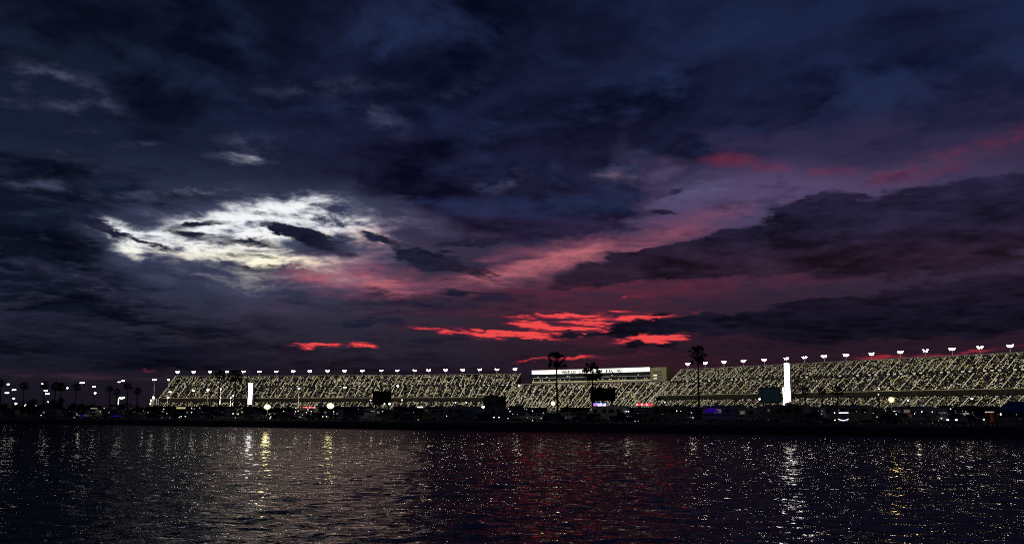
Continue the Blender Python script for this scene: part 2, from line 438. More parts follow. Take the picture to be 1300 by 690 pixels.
SEATS = [mat('seat_' + n_, c_, 0.6, vary=0.15, scale=1.0) for n_, c_ in (
    ('cream', (0.80, 0.75, 0.55)), ('white', (0.85, 0.84, 0.80)), ('olive', (0.30, 0.30, 0.11)), ('grey', (0.13, 0.13, 0.14)),
    ('rust', (0.20, 0.11, 0.08)), ('navy', (0.012, 0.014, 0.035)), ('charcoal', (0.008, 0.007, 0.007)))]


for m_ in SEATS + [M['riser']]:
    m_.node_tree.nodes['Principled BSDF'].inputs['Specular IOR Level'].default_value = 0.06


class MB:
    """collects faces, then links them as one mesh object"""
    def __init__(self):
        self.v, self.f, self.mi, self.mats = [], [], [], []

    def slot(self, m):
        if m not in self.mats:
            self.mats.append(m)
        return self.mats.index(m)

    def poly(self, pts, m):
        b = len(self.v)
        self.v += [tuple(p) for p in pts]
        self.f.append(tuple(range(b, b + len(pts))))
        self.mi.append(self.slot(m))

    def hexa(self, p, m):
        """eight corners: bottom ring of four, then top ring of four"""
        b = len(self.v)
        self.v += [tuple(q) for q in p]
        s = self.slot(m)
        for f in ((3, 2, 1, 0), (4, 5, 6, 7), (0, 1, 5, 4), (1, 2, 6, 5), (2, 3, 7, 6), (3, 0, 4, 7)):
            self.f.append(tuple(b + i for i in f))
            self.mi.append(s)

    def box(self, x0, x1, y0, y1, z0, z1, m):
        self.hexa([(x0, y0, z0), (x1, y0, z0), (x1, y1, z0), (x0, y1, z0), (x0, y0, z1), (x1, y0, z1), (x1, y1, z1), (x0, y1, z1)], m)

    def prism(self, outline, y0, y1, m):
        """outline in x,z extruded along y"""
        n = len(outline)
        b = len(self.v)
        self.v += [(x, y0, z) for x, z in outline] + [(x, y1, z) for x, z in outline]
        s = self.slot(m)
        self.f.append(tuple(b + i for i in range(n)))
        self.f.append(tuple(b + n + i for i in reversed(range(n))))
        self.mi += [s, s]
        for i in range(n):
            j = (i + 1) % n
            self.f.append((b + j, b + i, b + n + i, b + n + j))
            self.mi.append(s)

    def tube(self, pts, radii, m, n=6):
        s = self.slot(m)
        rings = []
        for i, p in enumerate(pts):
            p = Vector(p)
            a = Vector(pts[max(i - 1, 0)])
            c = Vector(pts[min(i + 1, len(pts) - 1)])
            d = (c - a).normalized() if (c - a).length > 1e-9 else Vector((0, 0, 1))
            u = d.orthogonal().normalized()
            w = d.cross(u)
            r = radii[i] if isinstance(radii, (list, tuple)) else radii
            b = len(self.v)
            self.v += [tuple(p + r * (math.cos(2 * math.pi * k / n) * u + math.sin(2 * math.pi * k / n) * w)) for k in range(n)]
            rings.append(b)
        for a, b in zip(rings, rings[1:]):
            # keep rings aligned: nearest start vertex
            off = min(range(n), key=lambda k: (Vector(self.v[b + k]) - Vector(self.v[a])).length)
            for k in range(n):
                self.f.append((a + k, a + (k + 1) % n, b + (k + 1 + off) % n, b + (k + off) % n))
                self.mi.append(s)
        self.f.append(tuple(rings[0] + k for k in reversed(range(n))))
        self.f.append(tuple(rings[-1] + k for k in range(n)))
        self.mi += [s, s]

    def ball(self, c, rx, ry, rz, m, nu=10, nv=6):
        s = self.slot(m)
        b = len(self.v)
        for j in range(1, nv):
            t = math.pi * j / nv
            for i in range(nu):
                a = 2 * math.pi * i / nu
                self.v.append((c[0] + rx * math.sin(t) * math.cos(a), c[1] + ry * math.sin(t) * math.sin(a), c[2] + rz * math.cos(t)))
        top, bot = len(self.v), len(self.v) + 1
        self.v += [(c[0], c[1], c[2] + rz), (c[0], c[1], c[2] - rz)]
        for i in range(nu):
            k = (i + 1) % nu
            self.f.append((top, b + i, b + k)); self.mi.append(s)
            e = b + (nv - 2) * nu
            self.f.append((bot, e + k, e + i)); self.mi.append(s)
            for j in range(nv - 2):
                p = b + j * nu
                self.f.append((p + i, p + nu + i, p + nu + k, p + k)); self.mi.append(s)

    def build(self, name, parent=None, smooth=False, loc=None):
        me = bpy.data.meshes.new(name)
        me.from_pydata(self.v, [], self.f)
        for m in self.mats:
            me.materials.append(m)
        me.polygons.foreach_set('material_index', self.mi)
        if smooth:
            me.polygons.foreach_set('use_smooth', [True] * len(self.f))
        me.update()
        o = bpy.data.objects.new(name, me)
        COL.objects.link(o)
        if parent:
            o.parent = parent
        if loc is not None:
            o.location = loc
        return o


def empty(name, loc=(0, 0, 0), rz=0.0):
    o = bpy.data.objects.new(name, None)
    o.empty_display_size = 0.5
    o.location = loc
    o.rotation_euler = (0, 0, rz)
    COL.objects.link(o)
    return o


def kids(o):
    return [c for c in bpy.data.objects if c.parent is o]


def copy_tree(o, parent=None, _map=None):
    if _map is None:
        _map = {}
        for c in bpy.data.objects:
            if c.parent:
                _map.setdefault(c.parent.name, []).append(c)
    c = o.copy()
    COL.objects.link(c)
    c.parent = parent
    for ch in _map.get(o.name, []):
        copy_tree(ch, c, _map)
    return c


ORD = ('first second third fourth fifth sixth seventh eighth ninth tenth eleventh twelfth thirteenth fourteenth fifteenth sixteenth seventeenth '
       'eighteenth nineteenth twentieth twenty-first twenty-second twenty-third twenty-fourth twenty-fifth twenty-sixth').split()

# ------------------------------------------------------------------ ground, lake
GZ = 1.3                                        # level of the infield above the lake
SA, SB = np.array([-148.0, 289.0]), np.array([63.0, 122.0])
SD = (SB - SA) / np.linalg.norm(SB - SA)
SN = np.array([-SD[1], SD[0]])                  # away from the viewer
SB_N = float(SN @ SB)


def on_land(px, dn):
    """point of the infield seen at frame column px, dn metres behind the shoreline"""
    d = ray(px, 522)
    k = d.x / d.y
    Y = (SB_N + dn) / (SN[0] * k + SN[1])
    return Vector((k * Y, Y, GZ))


m_g = mat('infield_grass', (0.035, 0.042, 0.02), 0.95, vary=0.45, scale=0.15, bump=0.3)
# one sheet: rows parallel to the shore, from below the water out to the horizon
offs = [(-3.0, -1.2), (-0.6, -0.25), (0.3, 0.12), (1.6, 0.7), (3.2, 1.15), (5.0, GZ)] + [(d, GZ) for d in (12, 30, 70, 150, 400, 1000, 3000, 9000)]
T_ = [-9000, -4000, -2000, -1200, -800] + [i * 6.0 - 600 for i in range(160)] + [500, 900, 2000, 5000, 9000]
gm = MB()
gs = gm.slot(m_g)
for dn, z in offs:
    for t in T_:
        j = (0.5 * math.sin(t * 0.13) + 0.35 * math.sin(t * 0.41 + 1.2) + 0.3 * math.sin(t * 1.07)) if -1 < dn < 6 else 0.0
        p = SA + SD * t + SN * (dn + j)
        gm.v.append((p[0], p[1], z + (0.06 * math.sin(t * 0.7 + dn) if 0 < dn < 6 else 0)))
nT = len(T_)
for r_ in range(len(offs) - 1):
    for c_ in range(nT - 1):
        a = r_ * nT + c_
        gm.f.append((a, a + 1, a + nT + 1, a + nT)); gm.mi.append(gs)
tag(gm.build('ground', smooth=True), kind='structure')

# riprap stones and reeds along the bank
gr = MB()
m_rock = mat('bank_stone', (0.12, 0.11, 0.10), 0.9, vary=0.4, scale=2.0)
m_reed = mat('bank_grass', (0.05, 0.06, 0.025), 0.9, vary=0.4)
for i in range(1500):
    t = rnd.uniform(-40, 420)
    p = SA + SD * t + SN * rnd.uniform(0.0, 3.2)
    h = rnd.uniform(0.2, 0.65)
    for k in range(3):
        a = rnd.uniform(0, 6.28)
        dx_, dy_ = 0.14 * math.cos(a), 0.14 * math.sin(a)
        gr.poly([(p[0] - dx_, p[1] - dy_, 0.05), (p[0] + dx_, p[1] + dy_, 0.05), (p[0] + dx_ * 0.3 + rnd.uniform(-.2, .2), p[1] + rnd.uniform(-.2, .2), 0.35 + h)], m_reed)
tag(gr.build('bank_grass'), 'tufts of grass growing all along the dark lake bank', 'grass', kind='stuff')

# lake: polar grid around the jetty end we look from, real waves near, finer ripples by bump everywhere
wm = bpy.data.materials.new('lake_water')
wm.use_nodes = True
nt = wm.node_tree
wb = nt.nodes['Principled BSDF']
wb.inputs['Base Color'].default_value = (0.002, 0.003, 0.005, 1)
wb.inputs['Roughness'].default_value = 0.035
wb.inputs['IOR'].default_value = 1.333
wb.inputs['Specular IOR Level'].default_value = 0.0
gw = G(nt)
pos = gw.n('ShaderNodeNewGeometry').outputs['Position']
w1 = gw.noise(gw.vm('MULTIPLY', pos, (1.0, 1.2, 0.0)), 5.0, 2.0, 0.6, 0.3)
w2 = gw.noise(gw.vm('MULTIPLY', pos, (1.0, 1.5, 0.0)), 1.1, 2.0, 0.5, 0.3)
hgt = gw.m('ADD', gw.m('MULTIPLY', w1, 0.032), gw.m('MULTIPLY', w2, 0.13))
bp = gw.n('ShaderNodeBump')
bp.inputs['Strength'].default_value = 1.0
bp.inputs['Distance'].default_value = 1.0
gw.put(bp.inputs['Height'], hgt)
# choppy water: dark gloss colour dims reflections, standing in for wave self-shadowing
for n_ in list(nt.nodes):
    if n_.type == 'BSDF_PRINCIPLED':
        nt.nodes.remove(n_)
dif = nt.nodes.new('ShaderNodeBsdfDiffuse')
dif.inputs[0].default_value = (0.004, 0.005, 0.006, 1)
glo = nt.nodes.new('ShaderNodeBsdfGlossy')
glo.inputs['Color'].default_value = (0.25, 0.24, 0.222, 1)
glo.inputs['Roughness'].default_value = 0.035
fre = nt.nodes.new('ShaderNodeFresnel')
fre.inputs['IOR'].default_value = 1.333
for s_ in (dif.inputs['Normal'], glo.inputs['Normal'], fre.inputs['Normal']):
    nt.links.new(bp.outputs[0], s_)
mx = nt.nodes.new('ShaderNodeMixShader')
nt.links.new(fre.outputs[0], mx.inputs[0])
nt.links.new(dif.outputs[0], mx.inputs[1])
nt.links.new(glo.outputs[0], mx.inputs[2])
nt.links.new(mx.outputs[0], [n_ for n_ in nt.nodes if n_.type == 'OUTPUT_MATERIAL'][0].inputs[0])

rs = np.random.RandomState(3)
NR, NC = 760, 760
R_ = 9.0 * (420.0 / 9.0) ** (np.arange(NR) / (NR - 1.0))
TH = np.radians(np.linspace(-40, 40, NC))
rr, tt = np.meshgrid(R_, TH, indexing='ij')
X_, Y_ = rr * np.sin(tt), rr * np.cos(tt)
spacing = np.maximum(rr * math.log(420.0 / 9.0) / NR, rr * math.radians(80) / NC)
Z_ = np.zeros_like(X_)
for i in range(72):
    lam = 0.32 * (8.5 ** rs.rand() ** 1.15)
    a = math.radians(rs.normal(70, 38))
    kx, ky = 2 * math.pi / lam * math.cos(a), 2 * math.pi / lam * math.sin(a)
    amp = 0.0030 * lam ** 0.90
    fade = np.clip((lam / spacing - 2.5) / 3.0, 0, 1)
    ph = kx * X_ + ky * Y_ + rs.rand() * 6.28
    Z_ += amp * fade * (np.sin(ph) + 0.25 * np.sin(2 * ph + 1.2))
edge_d = (X_ * SN[0] + Y_ * SN[1]) - SB_N
Z_ *= np.clip(-edge_d / 4.0, 0, 1)
vv = np.stack([X_, Y_, Z_], -1).reshape(-1, 3)
idx = np.arange(NR * NC).reshape(NR, NC)
q = np.stack([idx[:-1, :-1], idx[:-1, 1:], idx[1:, 1:], idx[1:, :-1]], -1)
keep = (edge_d[:-1, :-1] < 2.5)
q = q[keep].reshape(-1, 4)
used = np.unique(q)
remap = -np.ones(NR * NC, dtype=np.int64)
remap[used] = np.arange(len(used))
q = remap[q][:, ::-1]
vv = vv[used]
me = bpy.data.meshes.new('water')
me.vertices.add(len(vv))
me.vertices.foreach_set('co', vv.astype(np.float32).ravel())
me.loops.add(q.size)
me.loops.foreach_set('vertex_index', q.astype(np.int32).ravel())
me.polygons.add(len(q))
me.polygons.foreach_set('loop_start', (np.arange(len(q)) * 4).astype(np.int32))
me.polygons.foreach_set('loop_total', np.full(len(q), 4, dtype=np.int32))
me.polygons.foreach_set('use_smooth', np.ones(len(q), dtype=bool))
me.materials.append(wm)
me.update(calc_edges=True)
water = bpy.data.objects.new('water', me)
COL.objects.link(water)
tag(water, kind='structure')
# the rest of the lake, beside and behind the viewer
wf = MB()


def edge_y(x):
    return (SB_N - SN[0] * x) / SN[1] + 2.5


for sgn in (-1, 1):
    a = math.radians(40) * sgn
    x1, y1 = 9 * math.sin(a), 9 * math.cos(a)
    # where the grid's side ray meets the shore
    k_ = math.tan(a)
    Ye = min((SB_N + 2.0) / (SN[0] * k_ + SN[1]), 400 * math.cos(a)) if (SN[0] * k_ + SN[1]) > 0.05 else 400 * math.cos(a)
    xe, ye = Ye * k_, Ye
    far = (sgn * 900.0, 40.0, 0.0)
    pts = [(x1, y1, 0), (sgn * 900.0, -300.0, 0), (sgn * 900.0, min(edge_y(sgn * 900.0), 900) if sgn < 0 else edge_y(900.0), 0), (xe, ye, 0)]
    if sgn > 0:
        pts = [(x1, y1, 0), (400.0, -300.0, 0), (400.0, edge_y(400.0), 0), (xe, ye, 0)] if edge_y(400.0) > -300 else [(x1, y1, 0), (300, -200, 0), (xe, ye, 0)]
    wf.poly(pts if sgn > 0 else pts[::-1], wm)
wf.poly([(-9 * math.sin(math.radians(40)), 9 * math.cos(math.radians(40)), 0), (-900, -300, 0), (400, -300, 0), (9 * math.sin(math.radians(40)), 9 * math.cos(math.radians(40)), 0)], wm)
tag(wf.build('water'), kind='structure')

# ------------------------------------------------------------------ grandstand: plan curve of its rear top edge
CTRL = [(150, 1298), (222, 1289), (330, 1272), (440, 1253), (550, 1231), (654, 1200), (760, 1146), (870, 1070), (1000, 960), (1130, 866), (1290, 772), (1400, 716)]
cp = []
for px_, Y in CTRL:
    d = ray(px_, 500)
    cp.append(np.array([d.x / d.y * Y, Y]))


def spline(u):
    i = int(min(max(u, 0), len(cp) - 1.0001))
    t = u - i
    p0, p1, p2, p3 = cp[max(i - 1, 0)], cp[i], cp[min(i + 1, len(cp) - 1)], cp[min(i + 2, len(cp) - 1)]
    return 0.5 * ((2 * p1) + (-p0 + p2) * t + (2 * p0 - 5 * p1 + 4 * p2 - p3) * t * t + (-p0 + 3 * p1 - 3 * p2 + p3) * t ** 3)


us = np.linspace(0, len(cp) - 1, 1200)
cur = np.array([spline(u) for u in us])
cum = np.concatenate([[0], np.cumsum(np.linalg.norm(np.diff(cur, axis=0), axis=1))])
DEEP = 60.0


def C_(s):
    """rear top edge point and outward (away from the track) normal at arc length s"""
    p = np.array([np.interp(s, cum, cur[:, 0]), np.interp(s, cum, cur[:, 1])])
    a = np.array([np.interp(s - 15, cum, cur[:, 0]), np.interp(s - 15, cum, cur[:, 1])])
    b = np.array([np.interp(s + 15, cum, cur[:, 0]), np.interp(s + 15, cum, cur[:, 1])])
    t = (b - a) / np.linalg.norm(b - a)
    return p, np.array([-t[1], t[0]])


def W(s, back, z):
    """world point: arc length s, metres back from the front edge, height"""
    p, n = C_(s)
    q = p - n * (DEEP - back)
    return (float(q[0]), float(q[1]), float(z))


def s_at(px, back=60.0):
    """arc length where a column of the frame meets the line 'back'"""
    ss = np.linspace(0, cum[-1], 1500)
    best = min(ss, key=lambda s: abs((lambda w: w[0] / w[1])(W(s, back, 0)) - ray(px, 500).x / ray(px, 500).y))
    return float(best)


def strip(mb, s0, s1, prof, m, step=6.0):
    """sheet that follows the curve with a given cross-section [(back, z), ...]"""
    n = max(1, int(round((s1 - s0) / step)))
    rows = []
    for i in range(n + 1):
        s = s0 + (s1 - s0) * i / n
        b = len(mb.v)
        p, nn = C_(s)
        for bk, z in prof:
            q = p - nn * (DEEP - bk)
            mb.v.append((float(q[0]), float(q[1]), z))
        rows.append(b)
    sl = mb.slot(m)
    for a, b in zip(rows, rows[1:]):
        for k in range(len(prof) - 1):
            mb.f.append((a + k, b + k, b + k + 1, a + k + 1))
            mb.mi.append(sl)


def endcap(mb, s, prof, m):
    mb.poly([W(s, b, z) for b, z in prof], m)


def steps(b0, z0, b1, z1, n):
    pr = []
    for i in range(n):
        bb = b0 + (b1 - b0) * i / n
        z = z0 + (z1 - z0) * i / n
        pr += [(bb, z), (bb, z + (z1 - z0) / n)]
    pr.append((b1, z1))
    return pr


rs2 = np.random.RandomState(11)


def tier(parent, s0, s1, b0, z0, b1, z1, name_bits, bright=0.42, aisle_every=11.0, vom=False, dim=False):
    """one seating bank: terrace, seats, lit stair aisles"""
    n = int(round((b1 - b0) / 0.95))
    mb = MB()
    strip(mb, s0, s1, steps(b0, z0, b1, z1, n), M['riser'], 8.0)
    mb.build('terrace', parent)
    rise, run = (z1 - z0) / n, (b1 - b0) / n
    # aisles
    al = []
    s = s0 + 0.8
    while s < s1:
        al.append((s, 1.0, 0.0, 1.0))
        if vom and s + aisle_every * 0.5 < s1:
            al.append((s + aisle_every * rs2.uniform(.4, .6), 0.7, 0.0, rs2.uniform(0.3, 0.55)))
        s += aisle_every * rs2.uniform(0.92, 1.08)
    am = MB()
    for (s, w, f0, f1) in al:
        p, nn = C_(s)
        tn = np.array([nn[1], -nn[0]])
        for r in range(int(n * f0), max(int(n * f1), 1)):
            bk, z = b0 + run * r, z0 + rise * r
            if rs2.rand() < 0.07:
                continue
            q0 = p - nn * (DEEP - bk) - tn * w * 0.5
            q1 = p - nn * (DEEP - bk) + tn * w * 0.5
            c = 0.12
            a0 = (q0[0] - nn[0] * c, q0[1] - nn[1] * c, z + 0.02)
            a1 = (q1[0] - nn[0] * c, q1[1] - nn[1] * c, z + 0.02)
            e0 = (a0[0], a0[1], z + rise * 0.9)
            e1 = (a1[0], a1[1], z + rise * 0.9)
            g0 = (q0[0] + nn[0] * (run - c - .05), q0[1] + nn[1] * (run - c - .05), z + rise * 1.04)
            g1 = (q1[0] + nn[0] * (run - c - .05), q1[1] + nn[1] * (run - c - .05), z + rise * 1.04)
            am.poly([a0, a1, e1, e0], M['aisle'])
            am.poly([e0, e1, g1, g0], M['aisle'])
    am.build('stair_aisles', parent)
    # seats: backs in short runs of one colour, patchy like a half-filled bank
    sm = MB()
    L_ = s1 - s0
    far = min(1.0, W((s0 + s1) / 2, 30, 0)[1] / 1180.0)
    cw, rc = 1.45 * far ** 1.4, (1 if far < .85 else 2)
    nb = int(L_ / (1.05 * far))
    cu, cr_n = max(2, int(L_ / cw) + 2), n // rc + 2
    clump = rs2.rand(cu, cr_n)
    tint = rs2.rand(cu // 2 + 2, cr_n // 2 + 2)
    aset = np.array([a[0] for a in al])
    sect = rs2.rand(int(L_ / 10.8) + 3, 3)
    P_ = [C_(s0 + L_ * i / nb) for i in range(nb + 1)]
    for i in range(nb):
        s = s0 + L_ * (i + 0.5) / nb
        (pa, na), (pb, nb_) = P_[i], P_[i + 1]
        near_full = min(abs(aset - s)) < 0.95
        for r in range(n):
            if near_full:
                d = [(abs(a[0] - s) < 0.95 and a[2] * n <= r < a[3] * n) for a in al if abs(a[0] - s) < 0.95]
                if any(d):
                    continue
            c = clump[int((s - s0) / cw), (r + int(s * 7.3) % 2) // rc] * 0.72 + rs2.rand() * 0.28
            c += (sect[int((s - s0) / 10.8), min(2, 3 * r // n)] - .5) * 0.13
            k = tint[int((s - s0) / 4.0), r // 4]
            if c < bright:
                m = SEATS[0] if k < .45 else SEATS[1] if k < .75 else SEATS[2]
            elif c < bright + 0.17:
                m = SEATS[3] if k < .5 else SEATS[4] if k > .8 else SEATS[2]
            else:
                m = SEATS[6] if k < .7 else SEATS[5]
            bk, z = b0 + run * (r + 0.45), z0 + rise * (r + 1)
            hb = 0.52
            A = pa - na * (DEEP - bk); B = pb - nb_ * (DEEP - bk)
            A2 = pa - na * (DEEP - bk - .18); B2 = pb - nb_ * (DEEP - bk - .18)
            A = A + (B - A) * .06
            sm.poly([(A[0], A[1], z + 0.08), (B[0], B[1], z + 0.08), (B2[0], B2[1], z + hb), (A2[0], A2[1], z + hb)], m)
    o = sm.build('seats', parent)
    o['kind'] = 'stuff'


def bank(name, label, s0, s1, full=True):
    root = empty(name, W((s0 + s1) / 2, 30, 0))
    inv = root.location.copy()
    kw = dict(parent=None)
    parts0 = set(bpy.data.objects)
    fr = MB()
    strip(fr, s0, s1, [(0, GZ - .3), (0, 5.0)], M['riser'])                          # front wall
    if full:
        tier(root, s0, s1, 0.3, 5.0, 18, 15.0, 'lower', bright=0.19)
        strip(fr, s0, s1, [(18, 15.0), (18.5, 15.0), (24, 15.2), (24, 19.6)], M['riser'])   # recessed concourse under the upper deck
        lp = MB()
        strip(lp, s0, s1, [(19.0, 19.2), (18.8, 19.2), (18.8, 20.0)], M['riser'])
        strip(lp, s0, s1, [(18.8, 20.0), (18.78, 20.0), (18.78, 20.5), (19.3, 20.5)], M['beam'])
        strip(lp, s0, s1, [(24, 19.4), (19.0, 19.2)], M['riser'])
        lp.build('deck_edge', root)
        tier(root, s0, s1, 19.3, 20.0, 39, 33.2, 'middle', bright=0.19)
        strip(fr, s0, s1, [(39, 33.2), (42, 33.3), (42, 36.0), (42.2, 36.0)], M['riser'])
        # openings of the concourse between the decks
        s = s0 + 3
        while s < s1 - 4:
            pr = MB()
            pr.poly([W(s, 41.96, 33.5), W(s + 2.6, 41.96, 33.5), W(s + 2.6, 41.96, 35.4), W(s, 41.96, 35.4)], M['win_d'] if rs2.rand() < .5 else M['black'])
            pr.build('concourse_opening', root)
            s += 6.2
        tier(root, s0, s1, 42.2, 36.0, 60, 47.8, 'upper', bright=0.23, aisle_every=10.6, vom=True)
        back = [(60, 47.8), (60, 49.0), (60.4, 49.0), (60.4, GZ - .3)]
        side = [(0, GZ - .3), (0, 5), (18, 15), (24, 15), (24, 19.2), (19, 19.2), (19, 20.2), (39, 33), (42, 33.3), (42, 36), (60, 47.8), (60.4, 49), (60.4, GZ - .3)]
    else:
        tier(root, s0, s1, 0.3, 5.0, 43, 34.6, 'single', bright=0.26, aisle_every=10.4, vom=True)
        back = [(43, 34.6), (43, 36.2), (44, 36.2), (60, 36.2), (60, GZ - .3)]
        side = [(0, GZ - .3), (0, 5), (43, 34.6), (43, 36.2), (60, 36.2), (60, GZ - .3)]
    strip(fr, s0, s1, back, M['concrete'])
    endcap(fr, s0, side, M['riser'])
    endcap(fr, s1, side[::-1], M['riser'])
    fr.build('frame', root)
    for s in (s0 + .2, s1 - .2):                                                          # raking parapets at the ends
        if full:
            rl = MB()
            rl.hexa([W(s - .5, 42, 36.0), W(s + .5, 42, 36.0), W(s + .5, 60, 47.8), W(s - .5, 60, 47.8), W(s - .5, 42, 37.3), W(s + .5, 42, 37.3), W(s + .5, 60, 49.2), W(s - .5, 60, 49.2)], M['aisle'])
            rl.build('raking_parapet', root)
            rl = MB()
            rl.hexa([W(s - .5, 19, 20.0), W(s + .5, 19, 20.0), W(s + .5, 39, 33.2), W(s - .5, 39, 33.2), W(s - .5, 19, 21.2), W(s + .5, 19, 21.2), W(s + .5, 39, 34.4), W(s - .5, 39, 34.4)], M['aisle'])
            rl.build('raking_parapet', root)
    # everything above was made in world coordinates: shift it under the root
    for o in bpy.data.objects:
        if o.parent is root:
            o.location = -inv
    tag(root, label, 'grandstand')
    return root


SL0, SL1 = s_at(222), s_at(661)
SC1 = s_at(866)
SR1 = cum[-1] - 20
print('arc lengths', SL0, SL1, SC1, SR1)
bank('grandstand', 'long floodlit left wing of the grandstand with a slanted left end', SL0, SL1)
bank('grandstand', 'single sloping bank of densely lit seats directly below the long white-topped press building', SL1 + .1, SC1 - .1, full=False)
bank('grandstand', 'right wing of the grandstand rising towards the right edge behind the tall white tower', SC1, SR1)

# ------------------------------------------------------------------ press building above the centre bank
s0_, s1_ = s_at(677, 50), s_at(829, 50)
pb = empty('press_building', W((s0_ + s1_) / 2, 50, 36))
inv = pb.location.copy()
b0_ = 46.0
mb = MB()
strip(mb, s0_, s1_, [(b0_ + .6, 36.2), (b0_ + .6, 37.6), (b0_, 37.6), (b0_, 38.4), (b0_ + 1.2, 38.4)], M['cream'])
strip(mb, s0_, s1_, [(b0_ + 1.2, 38.4), (b0_ + 1.2, 39.0)], M['black'])
strip(mb, s0_, s1_, [(b0_ + 1.0, 42.2), (b0_ + .8, 42.2), (b0_ + .8, 42.8), (b0_ + 1.2, 42.8)], M['steel'])
strip(mb, s0_, s1_, [(b0_ - .5, 46.9), (b0_ + 1.2, 46.9)], M['dark'])
endp = [(b0_ + .6, 36.2), (b0_, 38.2), (b0_ - .4, 51.6), (b0_ + 13, 51.6), (b0_ + 13, 36.2)]
endcap(mb, s0_, endp, M['dark'])
endcap(mb, s1_, endp[::-1], M['dark'])
strip(mb, s0_, s1_, [(b0_ + 13, 51.6), (b0_ + 13, 36.2)], M['dark'])
mb.build('wall', pb)
mb = MB()
strip(mb, s0_ - .5, s1_ + .3, [(b0_ - .7, 51.5), (b0_ - .9, 51.5), (b0_ - .9, 52.3), (b0_ + 13.2, 52.3)], M['dark'])
mb.build('roof', pb)
mb = MB()
strip(mb, s0_ + .3, s1_ - .2, [(b0_ - .7, 46.9), (b0_ - .7, 51.45)], M['fascia_l'])
mb.build('sign_fascia', pb)
# two storeys of glazing with rooms dimly lit behind
for (z0, z1, pl) in ((39.0, 42.2, .35), (42.9, 46.6, .22)):
    s = s0_ + .4
    while s < s1_ - 3:
        e = min(s + 3.0, s1_ - .2)
        wmb = MB()
        wmb.poly([W(s, b0_ + 1.2, z0), W(e - .2, b0_ + 1.2, z0), W(e - .2, b0_ + 1.2, z1), W(s, b0_ + 1.2, z1)], M['glass'])
        zz = z0 + .4
        if rs2.rand() < pl:
            x0 = s + rs2.uniform(.2, 1.0)
            wmb.poly([W(x0, b0_ + 1.1, zz), W(x0 + rs2.uniform(.6, 1.7), b0_ + 1.1, zz), W(x0 + 1.2, b0_ + 1.1, zz + rs2.uniform(.5, 1.3)), W(x0, b0_ + 1.1, zz + .9)], M['win_l'])
        wmb.build('window', pb)
        s += 3.0
for s in np.arange(s0_ + 6, s1_ - 4, 22):
    mm = MB()
    a = W(s, b0_ + 4, 52.3)
    mm.tube([a, (a[0], a[1], 54.2)], .07, M['steel'], 4)
    mm.build('antenna', pb)
# the stair and lift block at its right end
s2_ = s_at(850, 50)
mb = MB()
bl = [W(s1_ + .6, 45.4, 33), W(s2_, 45.4, 33), W(s2_, 58, 33), W(s1_ + .6, 58, 33), W(s1_ + .6, 45.4, 51.0), W(s2_, 45.4, 51.0), W(s2_, 58, 51.0), W(s1_ + .6, 58, 51.0)]
mb.hexa(bl, M['block'])
mb.build('stair_block', pb)
sb = [o for o in bpy.data.objects if o.name.startswith('stair_block')][-1]
wd = s2_ - s1_ - .6
for r_, z in enumerate((35.0, 38.3, 41.6, 44.9)):
    mb = MB()
    mb.poly([W(s1_ + .6 + wd * .18, 45.3, z), W(s1_ + .6 + wd * .74, 45.3, z), W(s1_ + .6 + wd * .74, 45.3, z + 1.9), W(s1_ + .6 + wd * .18, 45.3, z + 1.9)], M['black'])
    if r_ in (1, 2):
        mb.poly([W(s1_ + .6 + wd * .2, 45.24, z + .2), W(s1_ + .6 + wd * .42, 45.24, z + .2), W(s1_ + .6 + wd * .42, 45.24, z + 1.7), W(s1_ + .6 + wd * .2, 45.24, z + 1.7)], lamp_mat('yellow_window', (.95, .9, .3), .5) if r_ == 2 else M['win_l'])
    mb.build('window', pb)
# lettering along the white fascia
m_ink = mat('sign_lettering', (0.015, 0.015, 0.02), 0.6)


def letters(text, s_start, s_end, back, z, size, m, parent, name='lettering'):
    """each word's glyphs follow the curved wall"""
    out = []
    adv = (s_end - s_start) / max(len(text) - 1, 1)
    for i, ch in enumerate(text):
        if ch == ' ':
            continue
        cu = bpy.data.curves.new(name, 'FONT')
        cu.body = ch
        cu.size = size
        cu.align_x = 'CENTER'
        cu.extrude = 0.05
        cu.offset = 0.055 * size
        tmp = bpy.data.objects.new('tmp', cu)
        COL.objects.link(tmp)
        bpy.context.view_layer.update()
        me = bpy.data.meshes.new_from_object(tmp.evaluated_get(bpy.context.evaluated_depsgraph_get()))
        bpy.data.objects.remove(tmp)
        s = s_start + adv * i
        p, n = C_(s)
        x, y, _ = W(s, back, 0)
        rot = math.atan2(n[0], n[1])
        mw = Matrix.Translation((x, y, z)) @ Matrix.Rotation(-rot, 4, 'Z') @ Matrix.Rotation(math.pi / 2, 4, 'X')
        me.transform(mw)
        out.append(me)
    mbx = MB()
    for me in out:
        b = len(mbx.v)
        mbx.v += [tuple(v.co) for v in me.vertices]
        for f in me.polygons:
            mbx.f.append(tuple(b + k for k in f.vertices)); mbx.mi.append(mbx.slot(m))
        bpy.data.meshes.remove(me)
    return mbx.build(name, parent)


letters('WORLD CENTER OF RACING', s_at(716, 45), s_at(788, 45), b0_ - .82, 47.3, 4.3, m_ink, pb)
for o in bpy.data.objects:
    if o.parent is pb:
        o.location = -inv
tag(pb, 'long press and suite building with a glowing white lettered fascia above the centre seats', 'building')

